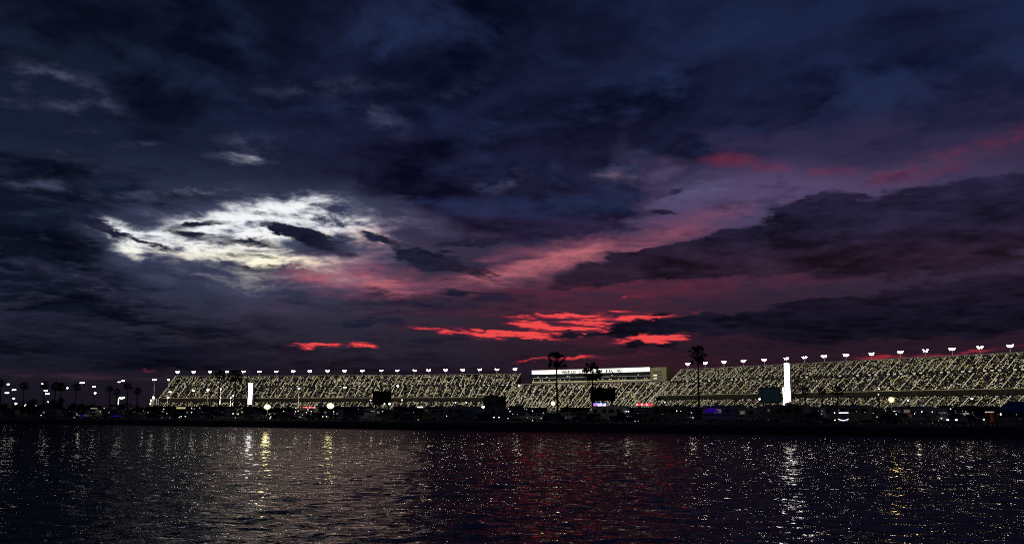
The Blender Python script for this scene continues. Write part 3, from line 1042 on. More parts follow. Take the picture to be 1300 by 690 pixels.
# ------------------------------------------------------------------ floodlight masts along the top of the stand
mast = empty('floodlight_mast')
mb = MB()
mb.tube([(0, 0, 0), (0, 0, 7.2)], [.32, .2], M['steel'], 6)
mb.build('pole', mast)
mb = MB()
mb.box(-2.6, 2.6, -.12, .12, 6.2, 6.4, M['steel'])
mb.box(-2.3, 2.3, -.12, .12, 5.0, 5.15, M['steel'])
mb.tube([(0, 0, 4.2), (-2.2, 0, 5.1)], .08, M['steel'], 4)
mb.tube([(0, 0, 4.2), (2.2, 0, 5.1)], .08, M['steel'], 4)
mb.build('crossarm', mast)
for row, (z, xs) in enumerate(((6.8, (-2.0, -1.05, 1.05, 2.0)), (5.9, (-1.3, -.45, .45, 1.3)))):
    for x in xs:
        mb = MB()
        mb.tube([(x, -.1, z), (x, -.75, z - .12)], [.2, .42], M['dark'], 8)
        mb.poly([(x + .38 * math.cos(2 * math.pi * k / 8), -.79, z - .12 + .38 * math.sin(2 * math.pi * k / 8)) for k in range(8)][::1], M['flood'])
        mb.build('floodlight', mast)
LX = [224.5, 245, 265.6, 287, 308, 328.5, 350, 371.5, 393, 415, 436.7, 459, 484, 504, 526, 544, 565.6, 587, 609, 631, 654]
RX = [874, 896, 920, 945.5, 972, 999.6, 1023.5, 1048.5, 1076.5, 1109.5, 1145.8, 1178, 1212, 1248, 1286]
first = True
for side, xs in (('left', LX), ('right', RX)):
    for i, x in enumerate(xs):
        o = mast if first else copy_tree(mast)
        first = False
        s = s_at(x, 61)
        p, n = C_(s)
        o.location = W(s, 61.0, 48.0)
        o.rotation_euler = (0, 0, -math.atan2(n[0], n[1]) * 0.45)
        nth = ORD[i] if i < 12 else None
        if i <= len(xs) // 2:
            lab = f'white floodlight cluster, {ORD[i]} from the left end of the {side} wing roofline'
        else:
            k = len(xs) - 1 - i
            lab = f'white floodlight cluster, {ORD[k]} from the right end of the {side} wing roofline'
        tag(o, lab, 'floodlight mast', f'floodlight masts along the top of the {side} wing')

# ------------------------------------------------------------------ low trackside lights that wash the seats
tl = empty('trackside_floodlight')
mb = MB()
mb.tube([(0, 0, 0), (0, 0, 5.2)], [.2, .14], M['steel'], 6)
mb.box(-2.4, 2.4, -.1, .1, 5.0, 5.2, M['steel'])
mb.build('pole', tl)
mb = MB()
for x in (-2, -1, 0, 1, 2):
    mb.hexa([(x - .42, -.3, 5.3), (x + .42, -.3, 5.3), (x + .42, .1, 5.2), (x - .42, .1, 5.2), (x - .42, -.3, 6.0), (x + .42, -.3, 6.0), (x + .42, .1, 6.2), (x - .42, .1, 6.2)], M['dark'])
mb.build('lamp_housing', tl)
sd = bpy.data.lights.new('beam', 'SPOT')
sd.energy = 375000
sd.color = (1.0, 0.92, 0.74)
sd.spot_size = RAD(112)
sd.spot_blend = 1.0
sd.shadow_soft_size = 0.6
so = bpy.data.objects.new('beam', sd)
COL.objects.link(so)
so.parent = tl
so.location = (0, .4, 6.0)
so.rotation_euler = (RAD(90 + 40), 0, 0)
n_l = 17
for i in range(n_l):
    o = tl if i == 0 else copy_tree(tl)
    s = SL0 - 10 + (SR1 - SL0 + 10) * i / (n_l - 1)
    p, n = C_(min(max(s, 5), cum[-1] - 5))
    w = W(min(max(s, 5), cum[-1] - 5), -85, GZ)
    o.location = w
    o.rotation_euler = (0, 0, -math.atan2(n[0], n[1]))
    tag(o, 'low trackside floodlight rack turned to the grandstand seats', 'floodlight', 'low trackside floodlights before the grandstand')

# ------------------------------------------------------------------ race surface before the stand
tm = MB()
m_asph = mat('asphalt', (0.045, 0.045, 0.048), 0.9, vary=0.2, scale=0.2)
m_line = mat('line_paint', (0.75, 0.75, 0.72), 0.7, vary=0.1)
strip(tm, 5, cum[-1] - 5, [(-32, 1.36), (-26, 1.45), (-10, 4.2)], m_asph, 10.0)
strip(tm, 5, cum[-1] - 5, [(-52, 1.33), (-40, 1.34)], m_asph, 10.0)
strip(tm, 5, cum[-1] - 5, [(-26.3, 1.46), (-26.0, 1.47)], m_line, 10.0)
tag(tm.build('race_track'), kind='structure')
fm = MB()
strip(fm, 5, cum[-1] - 5, [(-9.8, 4.0), (-9.8, 5.1), (-9.4, 5.1), (-9.4, 2.0)], M['concrete'], 10.0)
for s in np.arange(8, cum[-1] - 8, 8.0):
    a, b = W(s, -9.5, 5.1), W(s, -9.9, 9.2)
    fm.tube([a, b], .08, M['steel'], 4)
for z in (5.8, 6.8, 7.8, 8.8):
    strip(fm, 5, cum[-1] - 5, [(-9.7, z), (-9.7, z + .05)], M['steel'], 10.0)
tag(fm.build('catch_fence'), 'long catch fence of steel posts on a concrete wall at the foot of the grandstand', 'fence')

# ------------------------------------------------------------------ infield buildings
def garage(x0, x1, Ya, ztop, label, wallm=None, gable=False, name='garage_building', lit=0.12, deep=14):
    a, b = at(x0, 518, Ya), at(x1, 518, Ya)
    L = b.x - a.x
    root = empty(name, (a.x, Ya, GZ))
    h = ztop - GZ
    mb = MB()
    if gable:
        mb.prism([(0, -.2), (L, -.2), (L, h * .82), (0, h * .82)], 0, deep, wallm or M['wall_dark'])
    else:
        mb.box(0, L, 0, deep, -.2, h - .25, wallm or M['wall_dark'])
    mb.build('wall', root)
    mb = MB()
    if gable:
        mb.hexa([(-.5, -.6, h * .82), (L + .5, -.6, h * .82), (L + .5, deep / 2, h), (-.5, deep / 2, h), (-.5, -.6, h * .82 + .2), (L + .5, -.6, h * .82 + .2), (L + .5, deep / 2, h + .2), (-.5, deep / 2, h + .2)], M['dark'])
        mb.hexa([(-.5, deep / 2 + .01, h), (L + .5, deep / 2 + .01, h), (L + .5, deep + .6, h * .82), (-.5, deep + .6, h * .82), (-.5, deep / 2 + .01, h + .2), (L + .5, deep / 2 + .01, h + .2), (L + .5, deep + .6, h * .82 + .2), (-.5, deep + .6, h * .82 + .2)], M['dark'])
    else:
        mb.box(-.4, L + .4, -.6, deep + .4, h - .24, h, M['dark'])
        for k in range(max(1, int(L / 9))):
            xx = 3 + k * 9
            if xx < L - 3:
                mb.box(xx, xx + 1.8, 4, 6, h + .01, h + .9, M['steel'])
    mb.build('roof', root)
    k = 0
    xx = 1.2
    while xx < L - 3.8 and k < 40:
        mb = MB()
        mb.box(xx, xx + 3.2, -.07, -.01, 0, min(3.0, h * .55), M['door_grey'])
        mb.build('door', root)
        if h > 6.5:
            mb = MB()
            mb.box(xx + .4, xx + 2.8, -.06, -.01, h * .62, h * .62 + 1.2, M['win_l'] if rnd.random() < lit else M['glass'])
            mb.build('window', root)
        xx += 4.6
        k += 1
    tag(root, label, 'building', None)
    return root


M['wall_dark'] = mat('painted_block_wall', (0.10, 0.10, 0.11), 0.85, vary=0.25, scale=0.3)
M['wall_pale'] = mat('pale_block_wall', (0.5, 0.5, 0.52), 0.8, vary=0.15, scale=0.3)
M['door_grey'] = mat('roller_door', (0.14, 0.14, 0.15), 0.6, vary=0.15)
garage(186, 246, 640, 6.8, 'low dark garage block below the left tip of the grandstand')
garage(249, 318, 600, 6.6, 'low dark garage block beneath the small white tower')
garage(321, 381, 640, 5.8, 'low garage block behind the left yellow light')
garage(404, 470, 600, 6.4, 'low gabled garage right of the thin red sign', gable=True)
garage(499, 572, 640, 6.6, 'dark garage block right of the black screen on the left wing')
gp = garage(574, 616, 540, 6.3, 'pale lamplit garage wall left of the tall dark block', M['wall_pale'])
garage(614, 642, 520, 11.4, 'tall dark flat-roofed block between the left wing and the centre seats', lit=.04)
garage(644, 694, 560, 5.6, 'low dark building below the gap between left wing and press building', gable=True)
garage(712, 748, 560, 5.8, 'low dark building between the two slender central palms')
garage(783, 842, 540, 5.6, 'dark low building under the red lit sign')
garage(862, 930, 500, 5.4, 'dark garage block behind the tallest palm at the right wing', gable=True)
garage(946, 1030, 480, 5.2, 'dark garage block at the foot of the tall white tower')
garage(1040, 1120, 460, 5.2, 'dark garage block left of the amber light')
garage(1140, 1215, 430, 5.0, 'dark garage block right of the amber light', gable=True)
garage(1222, 1330, 420, 5.0, 'dark garage block at the right edge behind the blue tent')

# stair tower on the left tip of the stand
st = empty('stair_tower', at(190.5, 516, 1236))
st.location.z = GZ
mb = MB()
for x in (0, 7.5):
    for y in (0, 6):
        mb.box(x, x + .5, y, y + .5, 0, 18.5, M['steel'])
for z in (3.5, 7, 10.5, 14, 17.5):
    mb.box(-.1, 8.1, -.1, 6.6, z, z + .35, mat('brown_landing', (0.30, 0.16, 0.09), .8, vary=.3) if z == 3.5 else bpy.data.materials['brown_landing'])  # all landings share one mottled brown
mb.build('frame', st)
mb = MB()
for k, z in enumerate((0, 3.85, 7.35, 10.85, 14.35)):
    xa, xb = (0.8, 6.8) if k % 2 == 0 else (6.8, 0.8)
    mb.hexa([(xa, 1, z), (xa + .6, 1, z), (xa + .6, 2.4, z), (xa, 2.4, z), (xb, 1, z + 3.1), (xb + .6, 1, z + 3.1), (xb + .6, 2.4, z + 3.1), (xb, 2.4, z + 3.1)], M['cream'])
mb.build('stair_flight', st)
for dx_, z in ((3.8, 19.6), (1.2, 15.6), (.5, 12.2)):
    mb = MB()
    mb.ball((dx_, -.6, z), 1.3 if z > 19 else .8, .5, 1.5 if z > 19 else .7, M['white_l'], 8, 5)
    mb.build('lamp', st)
tag(st, 'lamplit open stair tower at the far left tip of the grandstand', 'tower')

# ------------------------------------------------------------------ tall white towers
def pylon(px, ytop, Y, wpx, label, side=1):
    w = wpx * Y / FOC
    p = at(px, 500, Y)
    h = at(px, ytop, Y).z - GZ
    root = empty('display_tower', (p.x, Y, GZ), -.25)
    mb = MB()
    mb.box(-w / 2 - .3, w / 2 + .3, .3, w * .8, 0, h + .3, mat('tower_cladding', (.10, .10, .16), .6, vary=.2) if 'tower_cladding' not in bpy.data.materials else bpy.data.materials['tower_cladding'])
    mb.box(w / 2 + .32, w / 2 + 1.6, .8, w * .6, 0, h - 1, M['dark'])
    mb.build('tower', root)
    mb = MB()
    mb.box(-w / 2, w / 2, 0, .28, 8.5, h, M['pylon_l'])
    mb.build('screen', root)
    tag(root, label, 'tower')
    return root


pylon(317.5, 486, 1225, 5.0, 'short glowing white tower standing before the left wing of the grandstand')
pt = pylon(1000, 461, 900, 5.8, 'tall glowing white tower rising above the right wing of the grandstand')
mb = MB()
for z in (12.0, 13.2, 14.0):
    mb.box(1.0, 1.9, -.04, -.005, z, z + .6, M['black'])
mb.build('sign_mark', pt)


# ------------------------------------------------------------------ video boards on legs
def board(x0, x1, y0, y1, Y, label, face, rim=None, name='video_board', legs=True, rz=0.0):
    a, b = at(x0, y1, Y), at(x1, y0, Y)
    w, h = b.x - a.x, b.z - a.z
    root = empty(name, ((a.x + b.x) / 2, Y, GZ), rz)
    z0, z1 = a.z - GZ, b.z - GZ
    mb = MB()
    mb.box(-w / 2, w / 2, .25, 2.2, z0, z1, M['black'])
    t = .45
    mb.box(-w / 2, w / 2, -.05, .249, z1 - t, z1, M['dark'])
    mb.box(-w / 2, w / 2, -.05, .249, z0, z0 + t, M['dark'])
    mb.box(-w / 2, -w / 2 + t, -.05, .249, z0 + t, z1 - t, M['dark'])
    mb.box(w / 2 - t, w / 2, -.05, .249, z0 + t, z1 - t, M['dark'])
    mb.build('frame', root)
    mb = MB()
    mb.box(-w / 2 + t, w / 2 - t, .05, .245, z0 + t, z1 - t, face)
    mb.build('screen', root)
    if legs:
        for x in (-w * .36, w * .36):
            mb = MB()
            mb.box(x - .35, x + .35, .6, 1.3, 0, z0, M['dark'])
            mb.build('leg', root)
    tag(root, label, 'screen')
    return root, w, z0, z1


m_off = mat('switched_off_screen', (.008, .008, .012), .4, vary=.3)
m_teal = mat('dim_screen', (.01, .015, .02), .4, emit=(.05, .12, .17), strength=.055)
board(473, 496.5, 496, 513, 600, 'black switched-off video board in front of the left wing', m_off)
board(750, 781, 492, 508.5, 520, 'black switched-off video board right of the central palms', m_off)
rb, w, z0, z1 = board(966, 990.5, 491.5, 511, 560, 'dim teal video board left of the tall white tower', m_teal)
for x, lm in ((-w / 2 - .7, M['steel']), (w / 2 + 1.9, M['white_l'])):
    mb = MB()
    mb.tube([(x, .5, z0 - 1), (x, .5, z1)], .28, lm, 6)
    mb.build('side_post', rb)
mb = MB()
mb.box(-w / 2, w / 2 + 2, .3, .9, z1 + .02, z1 + .3, M['steel'])
mb.build('gantry', rb)
# the lit picture screen below the middle board
m_pic = bpy.data.materials.new('picture_screen')
m_pic.use_nodes = True
gp_ = G(m_pic.node_tree)
b_ = m_pic.node_tree.nodes['Principled BSDF']
b_.inputs['Base Color'].default_value = (.02, .02, .02, 1)
oc = gp_.n('ShaderNodeTexCoord').outputs['Object']
nz = gp_.noise(oc, .35, 2.0, .5, .5)
nz2 = gp_.noise(gp_.vm('ADD', oc, (4, 9, 2)), .5, 2.0, .5, .5)
cA = gp_.mix(gp_.rng(nz, .46, .56), (.85, .88, 1, 1), (.10, .12, .9, 1))
cB = gp_.mix(gp_.rng(nz2, .58, .64), cA, (.9, .10, .18, 1))
gp_.put(b_.inputs['Emission Color'], cB)
b_.inputs['Emission Strength'].default_value = 2.2
board(752, 770.5, 510, 519.5, 480, 'bright white and blue picture screen low beside the central palm', m_pic, legs=False, name='picture_screen')


# lit name boards
def bar_sign(x0, x1, y0, y1, Y, label, m, cols=None, text=None):
    a, b = at(x0, y1, Y), at(x1, y0, Y)
    w = b.x - a.x
    root = empty('lit_sign', (a.x, Y, GZ))
    mb = MB()
    mb.box(-.15, w + .15, .1, .5, a.z - GZ - .15, b.z - GZ + .15, M['black'])
    mb.box(w * .2, w * .2 + .3, .15, .45, 0, a.z - GZ - .16, M['dark'])
    mb.box(w * .8, w * .8 + .3, .15, .45, 0, a.z - GZ - .16, M['dark'])
    mb.build('frame', root)
    n = cols or 1
    for k in range(n):
        mb = MB()
        u0, u1 = w * (k + (.08 if n > 1 else 0)) / n, w * (k + (.9 if n > 1 else 1)) / n
        mb.box(u0, u1, -.02, .09, a.z - GZ, b.z - GZ, m if not isinstance(m, list) else m[k % len(m)])
        mb.build('lit_panel', root)
    tag(root, label, 'sign')


m_pinkl = lamp_mat('pale_red_lamp', (1.0, .45, .45), 1.2)
bar_sign(384, 400.5, 515.8, 517.6, 560, 'thin red lit strip sign left of the second yellow light', [M['red_l'], m_pinkl], 6)
bar_sign(807, 829, 511.6, 514.6, 500, 'red lit sign with pale patches below the press building', [m_pinkl, M['red_l'], m_pinkl, M['red_l'], m_pinkl, M['red_l'], M['red_l']], 7)
bar_sign(224, 235.5, 516.4, 518.4, 560, 'pale yellow lit strip at the foot of the left wing', lamp_mat('pale_yellow_strip', (.9, .75, .35), .6))
bar_sign(888, 899, 515.8, 517.6, 440, 'short white lit strip beside the tallest palm', M['small_l'])
bar_sign(1112, 1124, 525.4, 526.6, 260, 'small pale green lit strip below the amber light', lamp_mat('pale_green_strip', (.5, .9, .8), .5))
bar_sign(530, 537, 515.6, 517, 520, 'short white lit strip right of the black screen', M['small_l'])
bar_sign(530, 534.5, 524.5, 527, 330, 'dim dark red panel low among vehicles', lamp_mat('dull_red_panel', (.6, .02, .04), .25))
bar_sign(115, 123.5, 517.2, 518.6, 420, 'pale cream lit strip above the orange lit stall', lamp_mat('cream_strip', (.8, .85, .6), .25))
bar_sign(1138, 1144, 515.5, 519, 300, 'pale pink lit panels right of the amber light', lamp_mat('pale_pink_panel', (.9, .7, .8), .35), 2)

# ------------------------------------------------------------------ lamps
def light_mast(px, py, Y, label, width=3.4, heads=2, m=None, name='light_mast', group=None, kind='T'):
    width *= .62
    p = at(px, py, Y)
    root = empty(name, (p.x, Y, GZ))
    h = p.z - GZ
    mb = MB()
    mb.tube([(0, 0, 0), (0, 0, h)], [.28, .15], M['steel'], 6)
    if heads > 1:
        mb.box(-width / 2, width / 2, -.08, .08, h - .12, h + .04, M['steel'])
    mb.build('pole', root)
    for k in range(heads):
        x = (k / (heads - 1) - .5) * width * .72 if heads > 1 else 0
        mb = MB()
        r = width / heads * .56
        mb.ball((x, -.3, h + .35), r, .35, r * .62, m or M['white_l'], 8, 6)
        mb.build('lamp', root)
    tag(root, label, 'light mast', group)
    return root


left_l = [(10.4, 488, 900, 3), (18, 495, 800, 4.2), (9, 499, 700, 3.6), (17.7, 506, 700, 2.2), (20.2, 513, 520, 2.2), (0.5, 515.5, 520, 1.6), (33, 515, 520, 2.2), (45, 516, 520, 2.0), (54, 487, 900, 2.4),
          (58, 496, 800, 3.8), (60.5, 499.7, 800, 3.8), (61, 510.5, 600, 1.6), (85.7, 492.7, 900, 2.6), (104.4, 486, 900, 5.2), (119.7, 490.8, 900, 3.6), (121, 499.2, 800, 2.8), (151.5, 485, 950, 3.6), (156.5, 483.6, 980, 4.2),
          (196.3, 482, 1150, 6.4), (214, 482, 1180, 4.0)]
for i, (x, y, Y, w) in enumerate(sorted(left_l)):
    light_mast(x, y, Y, f'parking area light mast left of the grandstand, {ORD[i]} light from the left edge', w, 2 if w > 3 else 1, group='light masts left of the grandstand')
front_l = [(216, 497.4, 4.2), (246, 496, 4.2), (264, 495, 4.4), (280, 494, 3.6), (213, 504.7, 2.4), (296, 502, 3.0), (293, 504.7, 2.0), (379.6, 493, 3.8), (438, 491.6, 5.2), (505, 490, 3.8), (485, 501.5, 2.2), (470.5, 508, 2.0), (510.4, 507.8, 2.6),
           (578.3, 511.3, 1.8), (592, 511.3, 1.8), (1152.6, 509, 2.2), (1233.6, 506.3, 4.0), (1115.5, 494, 1.8), (1115, 501, 1.6), (280, 481, 3.0), (844, 511, 1.8), (659, 489.5, 3.6)]
for i, (x, y, w) in enumerate(sorted(front_l)):
    Y = {0: 1140, 1: 1090, 2: 900, 3: 640, 4: 560}[0 if x < 400 else 1 if x < 560 else 3 if x < 1000 else 4]
    if x in (578.3, 592): Y = 520
    if x == 659: Y = 1100
    light_mast(x, y, Y, f'bright lamp on a thin pole in front of the grandstand seats, {ORD[i]} from the left', w * Y / 1264, 1 if w < 4.8 else 2, name='trackside_lamp', group='lamps in front of the grandstand')
lm_ = light_mast(613.5, 517, 500, 'bright white lamp at the right end of the pale garage wall', 2.0, 1)
lm_ = light_mast(964.3, 507, 545, 'warm lamp at the left foot of the dim teal video board', 1.6, 1, M['white_l'])
light_mast(494.6, 513, 560, 'tilted bright lamp right below the black screen', 2.0, 1, M['white_l'])
light_mast(488.2, 513, 560, 'small lamp just under the black screen', 1.0, 1, M['white_l'])


def glare_lamp(px, py, Y, label, m, rx, rzz, watt, col):
    p = at(px, py, Y)
    root = empty('glare_work_light', (p.x, Y, GZ))
    h = p.z - GZ
    mb = MB()
    mb.tube([(0, 0, .4), (0, 0, h - rzz * .7)], [.07, .05], M['steel'], 6)
    for k in range(3):
        a = k * 2.094
        mb.tube([(0, 0, .8), (.9 * math.cos(a), .9 * math.sin(a), 0)], .04, M['steel'], 4)
    mb.build('tripod', root)
    mb = MB()
    mb.ball((0, 0, h), rx, rx * .8, rzz, m, 14, 9)  # lamp body enlarged to the size of its glare
    mb.build('lamp', root)
    pl = bpy.data.lights.new('glow', 'POINT')
    pl.energy = watt
    pl.color = col
    pl.shadow_soft_size = rx * 1.1
    po = bpy.data.objects.new('glow', pl)
    COL.objects.link(po)
    po.parent = root
    po.location = (0, -rx * 1.4, h)
    po.visible_glossy = True
    tag(root, label, 'work light')


glare_lamp(339.5, 516, 400, 'left one of the two big yellow work lights below the left wing', M['sodium'], 1.30, .95, 2500, (1, .9, .45))
glare_lamp(419.5, 514.8, 390, 'right one of the two big yellow work lights below the left wing', M['sodium'], 1.40, 1.05, 2500, (1, .9, .45))
glare_lamp(702, 511.5, 420, 'smaller yellow work light beside the left central palm', M['sodium'], .8, .85, 1200, (1, .9, .45))
glare_lamp(1131.5, 507, 300, 'amber work light in front of the right wing', M['amber'], .85, .8, 1200, (1, .65, .2))

# curved lit lamp post at the left
p = at(150, 512, 420)
root = empty('street_lamp', (p.x, 420, GZ))
zb, zt = at(150, 513, 420).z - GZ, at(150, 503.5, 420).z - GZ
mb = MB(); mb.tube([(0, 0, 0), (0, 0, zb)], [.14, .1], M['steel'], 6); mb.build('pole', root)
mb = MB(); mb.tube([(0, 0, zb), (.1, 0, zt - .8), (.5, 0, zt - .1), (1.2, 0, zt)], [.2, .22, .15, .1], lamp_mat('pale_tube', (.85, .9, .75), 1.6), 6); mb.build('lit_tube', root)
mb = MB(); mb.tube([(1.0, -.1, zt - .75), (2.5, -.1, zt - .15)], [.28, .34], lamp_mat('pale_lens', (.95, 1, .8), 2.4), 6); mb.build('lamp', root)
tag(root, 'pale curved lit lamp post between palms left of the grandstand', 'street lamp')


# ------------------------------------------------------------------ palms
def palm(px, ytop, Y, crown_r, label, seed, trunk=0.30, skirt=True, nf=48, lean=0.0, group=None):
    r = random.Random(seed)
    top = at(px, ytop, Y)
    H = top.z - GZ - crown_r * .82
    root = empty('palm_tree', (top.x - lean, Y, GZ))
    pts, rad = [], []
    for k in range(9):
        t = k / 8
        pts.append((lean * t ** 1.6 + .12 * math.sin(t * 5 + seed), .1 * math.sin(t * 4), H * t))
        rad.append(trunk * (1.35 - .65 * t) if k else trunk * 1.7)
    mb = MB()
    mb.tube(pts, rad, M['bark'], 8)
    mb.build('trunk', root)
    cx, cy, cz = pts[-1]
    mb = MB()
    for i in range(nf):
        el = math.radians(-52 + 134 * ((i + .5) / nf) ** .9 + r.uniform(-9, 9))
        az = i * 2.39996 + r.uniform(-.2, .2)
        d = Vector((math.cos(az) * math.cos(el), math.sin(az) * math.cos(el), math.sin(el)))
        side = Vector((-math.sin(az), math.cos(az), 0))
        roll = r.uniform(-1.1, 1.1)
        side = (side * math.cos(roll) + d.cross(side) * math.sin(roll)).normalized()
        pl = crown_r * r.uniform(.28, .72)
        base = Vector((cx, cy, cz + .1))
        hub = base + d * pl
        mb.poly([base - side * .04, base + side * .04, hub + side * .03, hub - side * .03], M['frond'])
        fl = crown_r * r.uniform(.34, .56)
        ns = 9
        for k in range(ns):
            a = (k / (ns - 1) - .5) * 2.1
            v = d * math.cos(a) + side * math.sin(a)
            w = side * math.cos(a) - d * math.sin(a)
            l = fl * (1 - .25 * abs(a) / 1.25) * r.uniform(.85, 1.05)
            wd = crown_r * .035
            mid = hub + v * l * .55
            tip = hub + v * l + Vector((0, 0, -l * r.uniform(.12, .38)))
            mb.poly([hub, mid - w * wd, tip, mid + w * wd], M['frond'])
    mb.build('crown', root)
    if skirt:
        mb = MB()
        for i in range(26):
            az = i * 2.4
            d = Vector((math.cos(az), math.sin(az), 0))
            s_ = Vector((-math.sin(az), math.cos(az), 0))
            b0 = Vector((cx, cy, cz - r.uniform(0, .3)))
            l = crown_r * r.uniform(.3, .5)
            m1 = b0 + d * crown_r * r.uniform(.2, .3) - Vector((0, 0, l * .5))
            m2 = b0 + d * crown_r * r.uniform(.12, .22) - Vector((0, 0, l * 1.3))
            mb.poly([b0, m1 - s_ * crown_r * .05, m2, m1 + s_ * crown_r * .05], M['dead'])
        mb.build('dry_skirt', root)
    tag(root, label, 'palm tree', group)


palm(707, 446.5, 310, 3.5, 'tall palm left of the lettering on the press building', 1, .28)
palm(752, 461, 330, 3.9, 'bushier palm covering the middle of the white lettering', 2, .26)
palm(885, 440, 292, 3.2, 'tallest palm, standing at the left end of the right wing', 3, .27, lean=-.3)
palm(279.5, 469.5, 430, 3.0, 'left palm of the close pair before the left wing', 4, .3)
palm(299.5, 469, 420, 3.7, 'right palm of the close pair before the left wing', 5, .3)
palm(2, 482, 600, 2.9, 'palm cut by the left edge of the picture', 6, .3, group='palms left of the grandstand')
for i, (x, y, Y, cr__, sd_) in enumerate([(31, 485, 600, 3.0, 7), (57, 483.5, 620, 3.2, 8), (71, 484, 560, 3.6, 9), (78, 486, 580, 3.2, 10), (97, 486.5, 600, 2.9, 11), (140, 489.5, 600, 2.6, 12), (149, 493, 640, 2.8, 13), (163, 486, 600, 2.9, 14), (175, 492, 620, 2.7, 15)]):
    palm(x, y, Y, cr__, f'slender dark palm left of the grandstand, {ORD[i + 1]} palm from the left edge', sd_, .3, group='palms left of the grandstand')
palm(1022, 491, 430, 2.4, 'small bushy palm right of the tall white tower', 21, .25)
palm(1043, 491.5, 430, 2.0, 'small palm between two bushier ones right of the white tower', 22, .25)
palm(1062, 489.5, 420, 2.8, 'bushy small palm, farthest right of the three by the white tower', 23, .25)


def broad_tree(px, ytop, Y, wpx, label, seed, group=None):
    r = random.Random(seed)
    top = at(px, ytop, Y)
    H = top.z - GZ
    Rr = wpx * Y / FOC / 2
    root = empty('tree', (top.x, Y, GZ))
    mb = MB()
    mb.tube([(0, 0, 0), (.1, 0, H * .35), (-.1, .1, H * .6)], [.4, .28, .15], M['bark'], 6)
    for k in range(5):
        a = k * 1.26
        mb.tube([(0, 0, H * .32), (Rr * .45 * math.cos(a), Rr * .45 * math.sin(a), H * .62)], [.16, .06], M['bark'], 5)
    mb.build('trunk', root)
    mb = MB()
    cl = [(r.uniform(-.75, .75) * Rr, r.uniform(-.6, .6) * Rr, H * r.uniform(.38, .86), r.uniform(.25, .45) * min(Rr, H * .5)) for _ in range(15)]
    for cx, cy, cz, cr in cl:
        for _ in range(110):
            v = Vector((r.gauss(0, 1), r.gauss(0, 1), r.gauss(0, 1))).normalized() * cr * r.uniform(.4, 1.05)
            c = Vector((cx, cy, min(cz + v.z, H)))
            c.x += v.x; c.y += v.y
            u = Vector((r.uniform(-1, 1), r.uniform(-1, 1), r.uniform(-1, 1))).normalized() * r.uniform(.16, .36)
            w = u.orthogonal().normalized() * r.uniform(.12, .28)
            mb.poly([c - u, c + w, c + u, c - w], M['leaf'])
    mb.build('crown', root)
    tag(root, label, 'tree', group)


for i, (x, y, Y, w) in enumerate([(12, 512, 430, 34), (38, 504.5, 460, 26), (72, 503.5, 470, 22), (100, 511, 440, 30), (124, 513, 520, 30), (166, 513, 480, 36), (186, 515, 500, 22), (52, 513, 440, 20)]):
    broad_tree(x, y, Y, w, f'low dark rounded tree on the infield left of the grandstand, {ORD[sorted([12, 38, 72, 100, 124, 166, 186, 52]).index(x)]} from the left edge', 40 + i, 'low trees left of the grandstand')
broad_tree(655, 512, 400, 20, 'small dark tree beneath the gap between left wing and centre seats', 50)
broad_tree(936, 513.5, 300, 16, 'small dark tree left of the pale trailer near the dim teal board', 51)
broad_tree(1205, 514, 330, 26, 'small dark tree before the right wing near the blue tent', 52)
broad_tree(560, 515, 360, 24, 'small dark tree under the left wing near the pale garage wall', 53)

# far tree line closing the view beside and behind the stand
fl = MB()
r = random.Random(5)
for i in range(5200):
    x = r.uniform(-1500, 1500)
    Y = 1480 + r.uniform(0, 60) - .1 * abs(x)
    h = 9 + 4 * math.sin(x * .03) + 2.5 * math.sin(x * .11 + 1) + 1.5 * math.sin(x * .31)
    c = Vector((x, Y, r.uniform(1, max(h, 3))))
    u = Vector((r.uniform(-1, 1), 0, r.uniform(-1, 1))).normalized() * r.uniform(1.5, 3.2)
    w = Vector((-u.z, 0, u.x)) * .7
    fl.poly([c - u, c + w, c + u, c - w], M['leaf'])
fl_o = fl.build('far_woods')
tag(fl_o, 'dark far-off line of woods low on the horizon left of the grandstand', 'woods', kind='stuff')

# ------------------------------------------------------------------ vehicles and tents on the infield
M['rv_white'] = mat('rv_white_panel', (0.5, 0.51, 0.5), 0.45, vary=0.06)
M['rv_beige'] = mat('rv_beige_panel', (0.24, 0.23, 0.19), 0.45, vary=0.06)
M['rv_stripe'] = mat('rv_stripe', (0.10, 0.10, 0.13), 0.45)
M['grey_paint'] = mat('grey_car_paint', (0.12, 0.12, 0.13), 0.3, 0.3)
M['white_paint'] = mat('white_car_paint', (0.35, 0.35, 0.35), 0.3)
M['red_paint'] = mat('dark_red_car_paint', (0.20, 0.02, 0.02), 0.3)
M['blue_paint'] = mat('blue_car_paint', (0.02, 0.04, 0.14), 0.3)
M['win_rv'] = lamp_mat('camper_lit_window', (1.0, .85, .6), .10)
M['tail'] = mat('tail_lamp', (0.2, 0.01, 0.01), 0.3)
M['head'] = mat('headlamp_glass', (0.5, 0.5, 0.5), 0.1)
M['chrome'] = mat('wheel_rim', (0.4, 0.4, 0.42), 0.3, 0.9)


def wheel(parent, x, y, r, w=.26):
    mb = MB()
    s = 1 if y > 0 else -1
    mb.tube([(x, y - s * w, r), (x, y - s * w * .1, r), (x, y, r)], [r, r, r * .86], M['rubber'], 14)
    o = mb.build('wheel', parent)
    mb = MB()
    mb.tube([(x, y + s * .004, r), (x, y + s * .03, r)], [r * .6, r * .5], M['chrome'], 10)
    mb.build('rim', o)


